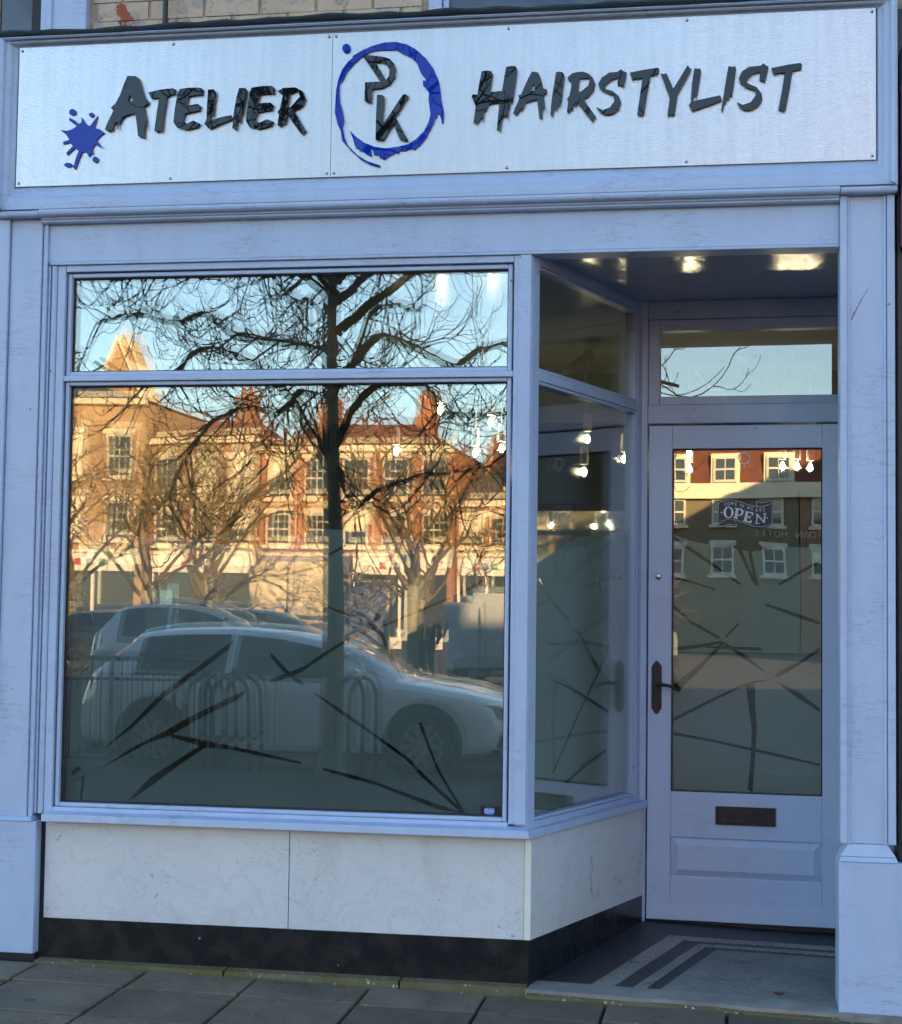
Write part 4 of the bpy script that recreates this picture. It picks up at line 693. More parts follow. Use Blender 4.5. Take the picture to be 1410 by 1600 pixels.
Bx('pane', -0.268, 0.361, dy+0.018, dy+0.022, 0.641, 2.101, 'glass', dr, 0)
o = Bx('pane', -0.268, 0.361, dy+0.036, dy+0.040, 0.641, 2.101, 'glass', dr, 0)
gk = MB()
for a, b, c, d in ((-0.2665, -0.262, 0.643, 2.099), (0.355, 0.3595, 0.643, 2.099), (-0.262, 0.355, 0.643, 0.648), (-0.262, 0.355, 2.094, 2.099)): gk.box(a, b, dy+0.005, dy+0.042, c, d)
gk.build('gasket', 'gasket', dr)
poly_plate(MB(), FILM_DOOR, STRIPS_DOOR, lambda u, z, d: (max(-0.265, min(0.358, u)), dy+0.043+d, max(0.645, z)), 0.0006).build('frosted_film', 'film_lit', dr)
# handle: pointed back plate, keyhole, lever
hc = (-0.328, 1.079); W, H = 0.0215, 0.112
hp = [(-W, -H+0.024), (-0.006, -H), (0.006, -H), (W, -H+0.024), (W, H-0.024), (0.006, H), (-0.006, H), (-W, H-0.024)]
MB().prism(hp, lambda p: (hc[0]+p[0], dy-0.006, hc[1]+p[1]), lambda p: (hc[0]+p[0], dy, hc[1]+p[1])).build('handle_plate', 'iron', dr, 0.002)
MB().lathe([(0.0, 0.0), (0.010, 0.0), (0.010, 0.03), (0.0, 0.03)], (hc[0], dy-0.034, hc[1]+0.012), 'Y', 12).tube([(hc[0], dy-0.032, hc[1]+0.012), (hc[0]+0.03, dy-0.040, hc[1]+0.014), (hc[0]+0.06, dy-0.044, hc[1]+0.010), (hc[0]+0.085, dy-0.042, hc[1]-0.004), (hc[0]+0.100, dy-0.038, hc[1]-0.010)], [0.008, 0.007, 0.0065, 0.007, 0.006], 8).build('handle_lever', 'iron', dr, smooth=True)
MB().lathe([(0.0, 0), (0.005, 0.0), (0.005, 0.003), (0, 0.003)], (hc[0], dy-0.0085, hc[1]-0.042), 'Y', 10).box(hc[0]-0.002, hc[0]+0.002, dy-0.0085, dy-0.006, hc[1]-0.056, hc[1]-0.042).build('keyhole', 'gasket', dr)
MB().lathe([(0.0, -0.012), (0.006, -0.0115), (0.0125, -0.008), (0.0145, -0.002), (0.0145, 0.0)], (-0.323, dy, 1.551), 'Y', 16).build('lock_cylinder', 'chrome', dr, smooth=True)
lp = part_empty('letter_plate_group', dr)
bpy.data.objects.remove(lp)
lpm = MB()
lx0, lx1, lz0, lz1 = -0.078, 0.170, 0.512, 0.588
for a, b, c, d in ((lx0, lx0+0.026, lz0, lz1), (lx1-0.026, lx1, lz0, lz1), (lx0+0.026, lx1-0.026, lz0, lz0+0.018), (lx0+0.026, lx1-0.026, lz1-0.018, lz1)): lpm.box(a, b, dy-0.009, dy, c, d)
lpm.build('letter_plate_surround', 'iron', dr)
Bx('letter_plate_flap', lx0+0.028, lx1-0.028, dy-0.0075, dy-0.001, lz0+0.020, lz1-0.020, 'iron', dr, 0.001)

# ================================================================ SHOP SIGN
sign = tag(empty('shop_sign', (-1.14, -0.06, 3.02)), 'brushed aluminium sign reading Atelier PK Hairstylist in dark raised letters', 'sign')
def sg(o): o.parent = sign; o.matrix_parent_inverse = Matrix.Translation(-sign.location); return o
SZ0, SZ1 = 3.017, 3.5685
for x0, x1 in ((-2.764, -1.5065), (-1.5050, 0.490)):
    p = sg(MB().box(x0, x1, -0.052, -0.028, SZ0, SZ1).build('metal_panel', 'alu', None, 0.0008))
    nsc = 3 if x1 < -1 else 4
    for i in range(nsc):
        xx = x0+0.013+(x1-x0-0.026)*i/(nsc-1)
        for zz in (SZ0+0.014, SZ1-0.014):
            s_ = MB().lathe([(0.0, -0.0055), (0.003, -0.005), (0.0052, -0.003), (0.006, 0.0), (0.006, 0.001)], (xx, -0.052, zz), 'Y', 12).build('screw', 'screw', None, smooth=True)
            s_.parent = p
for ch, outer, hole in LETTERS:
    big = ch in 'PK'
    o = poly_plate(MB(), outer, [hole] if hole else [], lambda u, z, d: (u, -0.066+d, z), 0.0085).build('letter', 'letter', None, 0.001)
    sg(o); o['label'] = 'dark grey glossy letter %s' % ch
    # stand-off pins
    cx = sum(p[0] for p in outer)/len(outer); cz = sum(p[1] for p in outer)/len(outer)
o = sg(poly_plate(MB(), RING, [], lambda u, z, d: (u, -0.060+d, z), 0.0075).build('paint_ring', 'blue')); o['label'] = 'ragged blue brushed ring round the monogram'
o = sg(poly_plate(MB(), SPLASH, [], lambda u, z, d: (u, -0.060+d, z), 0.0075).build('paint_splash', 'blue')); o['label'] = 'blue ink splash with spikes'
for d_ in DOTS: sg(poly_plate(MB(), d_, [], lambda u, z, d: (u, -0.060+d, z), 0.0075).build('paint_drop', 'blue'))

# ================================================================ STICKERS
st = tag(empty('open_sticker', (0.04, dy+0.017, 1.70)), 'dark ribbon sticker reading come in we are open on door glass', 'sticker')
def stk(root, o): o.parent = root; o.matrix_parent_inverse = Matrix.Translation(-root.location); return o
YB = dy+0.0165
stk(st, poly_plate(MB(), STICKER['banner'], [], lambda u, z, d: (u, YB+d, z), 0.0008).build('ribbon', 'slate_vinyl'))
for ln in STICKER['lines']:
    mb = MB(); mb.tube([(u, YB-0.0006, z) for u, z in ln], 0.0011, 4); stk(st, mb.build('ribbon_outline', 'white_vinyl'))
for k in 'OPEN':
    ou, ho = STICKER[k]; stk(st, poly_plate(MB(), ou, [ho] if ho else [], lambda u, z, d: (u, YB-0.0012+d, z), 0.0008).build('letter', 'white_vinyl'))
for d_ in STICKER['dots']: stk(st, poly_plate(MB(), d_, [], lambda u, z, d: (u, YB-0.0012+d, z), 0.0008).build('dot', 'white_vinyl'))
for c, u, z in STICKER['small']:
    me = text_mesh(c, 0.021); o = add_obj('letter', me, 'white_vinyl'); o.location = (u, YB-0.001, z); o.rotation_euler = (pi/2, radians(6), 0); o.scale = (0.75, 1.0, 1)
    stk(st, o)
ms = tag(empty('window_sticker', (-0.886, 0.044, 0.633)), 'small black and blue sticker in display window bottom corner', 'sticker')
stk(ms, MB().box(-0.920, -0.850, 0.0435, 0.0445, 0.643, 0.677).build('sticker_base', simple('black_sticker', (0.006, 0.006, 0.012), 0.4)))
stk(ms, MB().lathe([(0, -0.001), (0.0160, -0.001), (0.0160, 0)], (-0.886, 0.0434, 0.660), 'Y', 20).build('blue_disc', simple('sticker_blue', (0.02, 0.10, 0.40), 0.4)))
[c for c in ms.children if c.name.startswith('blue')][0].data.transform(Matrix.Translation((-0.886, 0, 0))@Matrix.Diagonal((1.35, 1, 1, 1))@Matrix.Translation((0.886, 0, 0)))
for tx, zz, s_ in (('MAX', 0.6645, 0.017), ('PAINT', 0.6555, 0.012)):
    o = add_obj('lettering', text_mesh(tx, s_), 'white_vinyl'); o.location = (-0.886, 0.0418, zz); o.rotation_euler = (pi/2, 0, 0); stk(ms, o)
rg = tag(empty('ring_sticker', (0.036, YB, 2.03)), 'small white ring sticker with short stem at top of door glass', 'sticker')
stk(rg, MB().lathe([(0.021, 0), (0.0265, 0), (0.0265, 0.0008), (0.021, 0.0008), (0.021, 0)], (0.036, YB-0.0004, 2.058), 'Y', 24).build('ring', 'white_vinyl'))
stk(rg, MB().box(0.0325, 0.0385, YB, YB+0.0008, 2.018, 2.034).build('stem', 'white_vinyl'))

# the door wall stands a little askew to the front
PV = Vector((-0.37, DY, 0)); SKEW = Matrix.Translation(PV)@Matrix.Rotation(radians(-2.6), 4, 'Z')@Matrix.Translation(-PV)
df.matrix_local = SKEW; dr.matrix_local = SKEW
for o in (st, rg): o.matrix_world = SKEW@Matrix.Translation(o.location)

# ================================================================ INTERIOR
def S(name, mb, mat): return tag(mb.build(name, mat), kind='structure')
S('interior_floor', MB().prism([(-2.8, 0.12), (-0.80, 0.12), (-0.44, 1.28), (0.6, 1.28), (0.6, 6.5), (-2.8, 6.5)], lambda p: (p[0], p[1], 0.06), lambda p: (p[0], p[1], -0.05)), 'int_floor')
S('interior_ceiling', MB().box(-2.90, 0.60, 0.105, 6.5, 2.79, 2.90), 'int_ceiling')
S('interior_wall_rear', MB().box(-2.90, 0.60, 6.3, 6.5, 0.06, 2.79), 'int_wall')
S('interior_wall_left', MB().box(-2.90, -2.80, 0.12, 6.3, 0.06, 2.79), 'int_wall')
S('interior_wall_right', MB().box(0.60, 0.70, 1.30, 6.3, 0.06, 2.79), 'int_wall')
S('interior_beam', MB().box(-2.80, 0.60, 3.6, 3.8, 2.50, 2.79), 'int_wall')
S('window_platform', MB().prism([(-2.78, 0.13), (-0.79, 0.13), (-0.66, 0.55), (-2.78, 0.55)], lambda p: (p[0], p[1], 0.60), lambda p: (p[0], p[1], 0.06)), 'int_dark')
# styling chairs, mirror and counter dimly seen through the glass
for i, (x, y, lb) in enumerate(((-1.9, 4.2, 'black salon chair inside, left of two'), (-0.7, 4.4, 'black salon chair inside, right of two'))):
    c = tag(empty('salon_chair', (x, y, 0.06)), lb, 'chair')
    def ch(nm, mb, mat='int_dark', bev=0.02): o = mb.build(nm, mat, c, bev); return o
    ch('seat', MB().box(-0.27, 0.27, -0.26, 0.26, 0.42, 0.54)); ch('backrest', MB().box(-0.26, 0.26, 0.20, 0.30, 0.50, 1.02))
    ch('armrest', MB().box(-0.34, -0.28, -0.2, 0.22, 0.60, 0.70)); ch('armrest', MB().box(0.28, 0.34, -0.2, 0.22, 0.60, 0.70))
    ch('pedestal', MB().lathe([(0.28, 0.0), (0.28, 0.03), (0.04, 0.05), (0.04, 0.42)], (0, 0, 0), 'Z', 20), 'chrome', 0)
mi = tag(empty('wall_mirror', (-1.2, 6.28, 1.0)), 'framed mirror on the rear interior wall', 'mirror')
MB().box(-0.5, 0.5, -0.03, 0.0, 0, 1.2).build('mirror_frame', 'red_wood', mi, 0.01); MB().box(-0.44, 0.44, -0.035, -0.0305, 0.06, 1.14).build('mirror_glass', simple('silvered_glass', (0.8, 0.8, 0.8), 0.03, 1.0), mi)
ct = tag(empty('counter', (0.15, 2.6, 0.06)), 'red-brown wooden counter inside behind the door', 'counter')
MB().box(-0.45, 0.42, -0.25, 0.25, 0, 0.95).build('counter_front', 'red_wood', ct, 0.01); MB().box(-0.48, 0.43, -0.29, 0.29, 0.9505, 0.99).build('counter_top', 'int_dark', ct, 0.005)

def spider_lamp(name, label, base, bulbs):
    L_ = tag(empty(name, base), label, 'lamp')
    MB().lathe([(0.0, -0.05), (0.04, -0.03), (0.06, -0.02), (0.065, 0.0), (0.0, 0.0)], (0, 0, 0), 'Z', 20).build('canopy', 'int_white', L_, smooth=True)
    for b in bulbs:
        q = Vector(b)-Vector(base); hook = Vector((q.x, q.y, 0.0+0.0)); pts = []
        mid = hook*0.5; sag = -0.22-0.12*hook.length
        for t in range(9):
            u = t/8; p = hook*u; z = -0.05*(1-u)+sag*4*u*(1-u)*0.6; pts.append((p.x, p.y, z if u < 1 else 0.0))
        pts += [(q.x, q.y, q.z+0.12)]
        cb = MB().tube(pts, 0.0035, 5).build('cable', 'cable', L_)
        MB().lathe([(0.0, 0.13), (0.018, 0.128), (0.022, 0.06), (0.02, 0.035), (0, 0.035)], tuple(q), 'Z', 12).build('socket', 'cable', L_)
        MB().lathe([(0.0, 0.04), (0.012, 0.036), (0.013, 0.026), (0.023, 0.008), (0.027, -0.008), (0.023, -0.025), (0.012, -0.034), (0.0, -0.037)], tuple(q), 'Z', 14).build('bulb', 'bulb_glass', L_, smooth=True)
        MB().lathe([(0.0, 0.020), (0.009, 0.014), (0.013, 0.0), (0.013, -0.010), (0.008, -0.018), (0.0, -0.020)], tuple(q), 'Z', 8).build('glowing_filament', 'bulb', L_, smooth=True)
    return L_
spider_lamp('spider_lamp', 'pendant lamp with draped white cables behind the display window', (-0.731, 2.40, 2.788), [(-1.533, 2.5, 2.447), (-1.263, 2.5, 2.381), (-1.766, 2.5, 2.228), (-1.342, 2.5, 2.220), (-1.204, 2.5, 2.243), (-0.747, 2.4, 2.281), (-0.557, 2.4, 2.176), (-0.753, 2.3, 2.104)])
spider_lamp('spider_lamp', 'pendant lamp with draped white cables behind the door', (0.05, 3.0, 2.788), [(-0.248, 3.0, 2.265), (-0.248, 3.1, 2.185), (0.250, 3.0, 2.191), (0.325, 3.0, 2.191), (0.395, 3.0, 2.184)])

# ================================================================ NEIGHBOURING BUILDINGS IN OUR ROW
nb = tag(empty('neighbour_building', (3.0, 0, 0)), 'dark green shopfront with maroon sign at right edge', 'building')
def nbp(o): o.parent = nb; o.matrix_parent_inverse = Matrix.Translation(-nb.location); return o
nbp(MB().box(0.6205, 9.0, 0.11, 9.0, -0.2, 9.0).build('wall', 'mortar'))
nbp(MB().box(0.5635, 0.62, 0.0, 0.30, 0.545, 3.58).build('dark_pilaster', 'dark', None, 0.006))
nbp(MB().box(0.5745, 2.8, -0.055, -0.002, 2.700, 3.285).build('maroon_sign', 'maroon', None, 0.004))
nbp(MB().box(0.6605, 2.8, -0.02, 0.10, 0.02, 2.69).build('dark_shopfront', 'dark', None, 0.006))
nbp(MB().tube([(0.582, -0.012, 3.27), (0.582, -0.012, 3.40), (0.60, -0.012, 3.44)], 0.012, 8).build('bracket', 'iron', None, smooth=True))
nbp(MB().box(0.605, 2.8, 0.02, 0.10, 3.30, 5.0).build('upper_render', 'cream'))
lb = tag(empty('neighbour_building', (-6.0, 0, 0)), 'brick building adjoining the shop on its left', 'building')
o = MB().box(-12.0, -2.905, 0.06, 9.0, -0.2, 9.0).build('wall', 'mortar'); o.parent = lb; o.matrix_parent_inverse = Matrix.Translation(-lb.location)
o = MB().box(-12.0, -2.905, 0.0, 0.055, 0.1, 3.55).build('shopfront', 'paint'); o.parent = lb; o.matrix_parent_inverse = Matrix.Translation(-lb.location)
for o, x0, x1 in ((lb, -34.0, -12.0), (nb, 9.0, 30.0)):
    q = MB().box(x0, x1, 0.12, 9.0, -0.2, 8.6).build('terrace_wall', 'mortar'); q.parent = o; q.matrix_parent_inverse = Matrix.Translation(-o.location)

# ================================================================ TREES
def interp(pts, n):
    out = []
    P = [Vector(p) for p in pts]; P = [P[0]*2-P[1]]+P+[P[-1]*2-P[-2]]
    for i in range(1, len(P)-2):
        for k in range(n):
            t = k/n; a, b, c, d = P[i-1], P[i], P[i+1], P[i+2]
            out.append(0.5*((2*b)+(c-a)*t+(2*a-5*b+4*c-d)*t*t+(3*b-a-3*c+d)*t**3))
    out.append(P[-2]); return out
def nx(px, py, y=-8.5): return (-3.62+(px-515)*0.00598*((y-6.1)/(-14.6)), y, 1.4+(4.445-(py-430)*0.00583-1.4)*((y-6.1)/(-14.6)))
RTr = random.Random(21)
def near_tree():
    T = tag(empty('street_tree', (-3.60, -8.5, -0.16)), 'bare street tree with arching limbs at kerb opposite the display window', 'tree', 'street trees')
    inv = Matrix.Translation(-T.location)
    def ad(o): o.parent = T; o.matrix_parent_inverse = inv; return o
    tr = interp([(-3.585, -8.5, -0.20), (-3.59, -8.5, 0.2), (-3.585, -8.5, 1.0), (-3.60, -8.5, 1.9), (-3.63, -8.5, 2.75), (-3.66, -8.5, 3.6), (-3.665, -8.5, 4.5), (-3.65, -8.52, 5.8), (-3.7, -8.6, 7.2)], 4)
    n = len(tr); R = [max(0.02, 0.125-0.085*(i/(n-1))**0.9)*(1.25 if i < 2 else 1) for i in range(n)]
    mb = MB(); mb.tube(tr, R, 10); ad(mb.build('trunk', 'bark', None, smooth=True))
    high = []
    limbs = [
     ([(512, 740), (470, 665), (430, 605), (370, 562), (300, 547), (245, 590), (190, 600), (130, 560)], 0, 0.046),
     ([(520, 700), (560, 625), (610, 602), (670, 615), (692, 650), (765, 655), (830, 640)], 0.3, 0.042),
     ([(525, 610), (575, 532), (640, 550), (690, 577), (730, 552), (790, 545), (860, 560)], -0.4, 0.045),
     ([(517, 575), (480, 545), (420, 537), (350, 525), (300, 490), (240, 500), (180, 488), (110, 500)], -0.5, 0.046),
     ([(520, 520), (570, 480), (640, 430), (680, 380), (760, 360)], 0.4, 0.050),
     ([(516, 480), (470, 430), (400, 400), (330, 390), (250, 420), (180, 430)], 0.5, 0.045),
     ([(515, 640), (470, 615), (440, 650), (400, 640), (350, 660), (310, 720), (290, 790)], 0.8, 0.035),
     ([(522, 730), (560, 790), (600, 770), (680, 745), (740, 740), (800, 730)], 0.9, 0.030),
     ([(518, 440), (560, 380), (640, 330), (730, 320)], -0.9, 0.045), ([(514, 420), (460, 350), (380, 310), (280, 320)], -0.8, 0.045),
     ([(515, 460), (500, 420), (470, 360), (450, 300), (460, 200)], 1.4, 0.045), ([(520, 470), (545, 430), (590, 370), (600, 280)], -1.5, 0.045),
     ([(514, 560), (500, 520), (450, 470), (410, 470), (360, 430), (320, 440)], -1.8, 0.036), ([(522, 590), (560, 570), (600, 500), (650, 480), (720, 490)], 1.6, 0.036)]
    for k in range(16):
        a = 2*pi*k/16; z = 4.6+0.22*k; q = Vector((-3.66, -8.52, z)); L2 = RTr.uniform(2.2, 3.6)*(1-0.02*k)
        pts = [q]
        for i in range(5):
            q = q+Vector((cos(a)*L2/5, sin(a)*L2/5*0.6, RTr.uniform(-0.08, 0.30))); pts.append(q.copy()); a += RTr.uniform(-.3, .3)
        high.append(pts)
    cr = MB()
    def twig(p, d, ln, r, lev):
        segs = 9; pts = [p.copy()]; q = p.copy(); d = d.normalized()
        curl = RTr.uniform(0.18, 0.48); side = Vector((RTr.uniform(-1, 1), RTr.uniform(-1, 1), 0))*0.10
        for i in range(segs):
            d = (d+Vector((0, 0, curl if i > 2 else -0.16))+side+Vector((RTr.uniform(-.1, .1), RTr.uniform(-.1, .1), RTr.uniform(-.1, .1)))).normalized()
            q = q+d*ln/segs; pts.append(q.copy())
            if lev < 2 and i >= 2 and RTr.random() < (0.30 if lev == 0 else 0.16):
                sd = (d+Vector((RTr.uniform(-1, 1), RTr.uniform(-1, 1), RTr.uniform(-.9, .6)))*0.9)
                twig(q, sd, ln*RTr.uniform(0.35, 0.6), r*0.62, lev+1)
        cr.tube(pts, [max(0.0036, r*(1-0.7*i/segs)) for i in range(segs+1)], 4, False)
    for px, dyy, r in limbs:
        pts = [Vector(nx(a, b, -8.5+dyy*(i/(len(px)-1)))) for i, (a, b) in enumerate(px)]
        c = interp(pts, 5); n = len(c)
        for i in range(1, n): c[i] += Vector((RTr.uniform(-.012, .012), RTr.uniform(-.02, .02), RTr.uniform(-.012, .012)))
        cr.tube(c, [max(0.012, r*(1-0.62*i/n)) for i in range(n)], 7)
        for i in range(3, n):
            for _ in range(1 if RTr.random() < 0.72 else 0):
                ax = (c[i]-c[i-1]).normalized()
                d = ax*0.5+Vector((RTr.uniform(-1, 1), RTr.uniform(-1, 1), RTr.uniform(-1.6, 0.6)))
                twig(c[i], d, RTr.uniform(0.5, 1.3), 0.0115, 0)
    for pts in high:
        c = interp(pts, 4); n = len(c)
        cr.tube(c, [max(0.010, 0.036*(1-0.7*i/n)) for i in range(n)], 6)
        for i in range(3, n):
            for _ in range(2 if RTr.random() < 0.5 else 1):
                twig(c[i], (c[i]-c[i-1]).normalized()*0.5+Vector((RTr.uniform(-1, 1), RTr.uniform(-1, 1), RTr.uniform(-1.2, 0.9))), RTr.uniform(0.5, 1.2), 0.012, 0)
    for i in range(14, len(tr)):
        for _ in range(2): twig(Vector(tr[i]), Vector((RTr.uniform(-1, 1), RTr.uniform(-1, 1), RTr.uniform(-.3, 1))), RTr.uniform(0.5, 1.4), 0.010, 0)
    ad(cr.build('crown', 'twig'))
    return T
near_tree()
def tree_mesh(seed, h, spread, trunk_h, r0, lev=5, upward=0.25):
    rr = random.Random(seed); tb = MB(); cb = MB()
    tb.tube([(0, 0, -0.1), (0.02, 0, trunk_h*0.5), (0.0, 0.03, trunk_h)], [r0*1.15, r0, r0*0.85], 9)
    def br(p, d, ln, r, l):
        n = 4 if l < 3 else 3; pts = [p.copy()]; q = p.copy()
        for i in range(n):
            d = (d+Vector((rr.uniform(-.38, .38), rr.uniform(-.38, .38), rr.uniform(-.26, .26)+(upward*0.3 if l < 2 else -0.02)))).normalized()
            q = q+d*ln/n; pts.append(q.copy())
        cb.tube(pts, [max(0.0034, r*(1-0.4*i/n)) for i in range(n+1)], 6 if l < 2 else (4 if l < 4 else 3), False)
        if l >= lev: return
        for k in range(3 if l < 3 else rr.choice((1, 2, 2))):
            a = pts[-1] if k == 0 else pts[rr.randint(2, n)]
            dd = (d+Vector((rr.uniform(-1, 1), rr.uniform(-1, 1), rr.uniform(-.7, .6)))*(0.95 if l else 1.0)).normalized()
            br(a, dd, ln*rr.uniform(0.58, 0.80), r*0.55, l+1)
    top = Vector((0, 0.03, trunk_h))
    for k in range(5):
        a = 2*pi*k/5+rr.uniform(-.4, .4)
        br(top-Vector((0, 0, 0.15*(k % 3))), Vector((cos(a)*spread, sin(a)*spread, 0.62)), (h-trunk_h)*0.40, r0*0.36, 0)
    br(top, Vector((0, 0, 1)), (h-trunk_h)*0.45, r0*0.7, 0)
    return tb.mesh('trunk'), cb.mesh('crown')
protos = [tree_mesh(4, 6.2, 0.95, 2.1, 0.16), tree_mesh(9, 5.6, 1.1, 1.9, 0.14), tree_mesh(15, 6.8, 0.8, 2.2, 0.17)]
TREES = [(-12.87, -29.0, 0, 0.95, 'second tree from left in the market place, dark trunk'), (-11.98, -30.5, 2, 1.0, 'third tree from left in the market place'),
         (-10.55, -26.0, 1, 0.9, 'sunlit tree beside the cream box van'), (-6.52, -27.0, 2, 0.95, 'dark-trunked tree left of the walking person'),
         (-6.94, -30.5, 1, 0.95, 'pale-trunked tree left of the walking person'), (-17.6, -36.0, 0, 1.05, 'tree in front of the tan brick building'),
         (-8.6, -50.0, 1, 0.9, 'tree in front of the hotel, beside its left end')]
for i, (x, y, k, s, lb_) in enumerate(TREES):
    T = tag(empty('street_tree', (x, y, -0.235)), 'bare '+lb_, 'tree', 'street trees'); T.scale = (s, s, s); T.rotation_euler = (0, 0, i*1.3)
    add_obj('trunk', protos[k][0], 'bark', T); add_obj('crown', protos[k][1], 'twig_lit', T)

# ================================================================ CARS
def lerp(tab, t):
    for (a, va), (b, vb) in zip(tab, tab[1:]):
        if t <= b:
            u = (t-a)/(b-a) if b > a else 0; u = u*u*(3-2*u)*0.35+u*0.65
            return va+(vb-va)*u
    return tab[-1][1]
def car_paint(name, col, metal=0.2): return simple(name, col, 0.28, metal, 0.03, 2, coat=1.0)
M['plate'] = simple('number_plate', (0.6, 0.5, 0.05), 0.4)
M['headlamp'] = simple('headlamp_lens', (0.25, 0.27, 0.28), 0.05, 0.6, coat=1.0)
M['taillamp'] = simple('taillamp_lens', (0.30, 0.01, 0.012), 0.1, coat=1.0)
M['rim'] = simple('alloy_rim', (0.36, 0.37, 0.38), 0.3, 1.0)
def car_meshes(L, W, Hh):
    top = [(0, .52), (.008, .70), (.03, .96), (.045, 1.04), (.13, 1.36), (.16, 1.405), (.25, 1.43), (.36, 1.435), (.48, 1.40), (.56, 1.33), (.60, 1.26), (.735, .965), (.76, .945), (.88, .86), (.95, .77), (.98, .66), (1, .46)]
    top = [(t, z*Hh/1.435) for t, z in top]
    wid = [(0, .56), (.02, .72), (.06, .83), (.15, .88), (.3, .9), (.7, .9), (.86, .88), (.94, .80), (.98, .64), (1, .46)]
    belt = [(0, .45), (.03, .82), (.06, .93), (.2, .945), (.5, .91), (.72, .875), (.80, .85), (.9, .78), (.96, .68), (1, .40)]
    rw = [(0, .5), (.04, .66), (.13, .57), (.25, .60), (.5, .61), (.6, .60), (.735, .72), (.8, .74), (.93, .66), (1, .40)]
    sill = [(0, .36), (.03, .26), (.2, .20), (.8, .20), (.96, .22), (1, .30)]
    ts = sorted(set([0, .008, .02, .03, .045, .06, .09, .13, .15, .18, .22, .27, .32, .36, .375, .42, .47, .52, .56, .585, .60, .64, .68, .71, .735, .76, .80, .84, .88, .92, .95, .97, .985, .995, 1]))
    rings = []
    for t in ts:
        w = lerp(wid, t)*W/1.8; zt = lerp(top, t); zb = min(lerp(belt, t), zt-0.012); wr = min(lerp(rw, t)*W/1.8, w*0.97); zs = lerp(sill, t); x = (t-0.5)*L
        zr = zt-min(0.07, (zt-zb)*0.35)
        rings.append([(x, w*.88, zs), (x, w*.965, zs+.05), (x, w*.995, zs+(zb-zs)*.40), (x, w, zs+(zb-zs)*.72), (x, w*.985, zs+(zb-zs)*.92), (x, w*.955, zb), (x, w*.955+(wr-w*.955)*.55, zb+(zr-zb)*.55), (x, wr, zr), (x, wr*.75, zt-(zt-zr)*.25), (x, 0, zt)])
    def part(cond, off=0.0):
        mb = MB(); idx = {}
        def vi(i, k, sgn):
            key = (i, k, sgn if k < 9 else 1)
            if key not in idx:
                p = rings[i][k]; idx[key] = len(mb.v); mb.v.append((p[0], p[1]*sgn, p[2]))
            return idx[key]
        for i in range(len(ts)-1):
            tm = (ts[i]+ts[i+1])/2
            for k in range(9):
                for sg_ in (1, -1):
                    if cond(tm, k, sg_): mb.f.append((vi(i, k, sg_), vi(i+1, k, sg_), vi(i+1, k+1, sg_), vi(i, k+1, sg_)))
        return mb
    def is_side(t, k): return k in (5, 6) and (0.15 < t < 0.36 or 0.375 < t < 0.60)
    def is_ws(t, k): return k in (7, 8) and 0.60 < t < 0.735
    def is_rw(t, k): return k in (7, 8) and 0.045 < t < 0.13
    out = {'body': part(lambda t, k, s: not (is_side(t, k) or is_ws(t, k) or is_rw(t, k)))}
    out['windscreen'] = part(lambda t, k, s: is_ws(t, k)); out['rear_window'] = part(lambda t, k, s: is_rw(t, k))
    for nm, a, b in (('rear_side_window', .15, .36), ('front_side_window', .375, .60)):
        for s in (1, -1): out[(nm, s)] = part(lambda t, k, s2, a=a, b=b, s=s: k in (5, 6) and a < t < b and s2 == s)
    under = MB().box(-L*0.47, L*0.47, -W*0.40, W*0.40, 0.17, 0.30); out['underbody'] = under
    cab = MB().box(-L*0.36, L*0.20, -W*0.36, W*0.36, 0.35, 0.88); out['cabin'] = cab
    return out
def wheel_mesh(r):
    ty = MB().lathe([(r*.66, -.10), (r*.90, -.105), (r*.985, -.085), (r, -.05), (r, .05), (r*.985, .085), (r*.90, .105), (r*.66, .10)], (0, 0, 0), 'Y', 28)
    rm = MB().lathe([(r*.68, .06), (r*.68, .098), (r*.60, .092), (r*.60, .05), (0.0, .03)], (0, 0, 0), 'Y', 28)
    for k in range(10):
        a = 2*pi*k/10; c_, s_ = cos(a), sin(a)
        w = 0.020
        P = [(r*.12, -w*1.3), (r*.62, -w), (r*.62, w), (r*.12, w*1.3)]
        f = lambda p, y: (p[0]*c_-p[1]*s_, y, p[0]*s_+p[1]*c_)
        rm.prism(P, lambda p: f(p, .055), lambda p: f(p, .090))
    rm.lathe([(r*.17, .05), (r*.17, .10), (0, .102)], (0, 0, 0), 'Y', 14)
    return ty.mesh('tyre'), rm.mesh('rim')
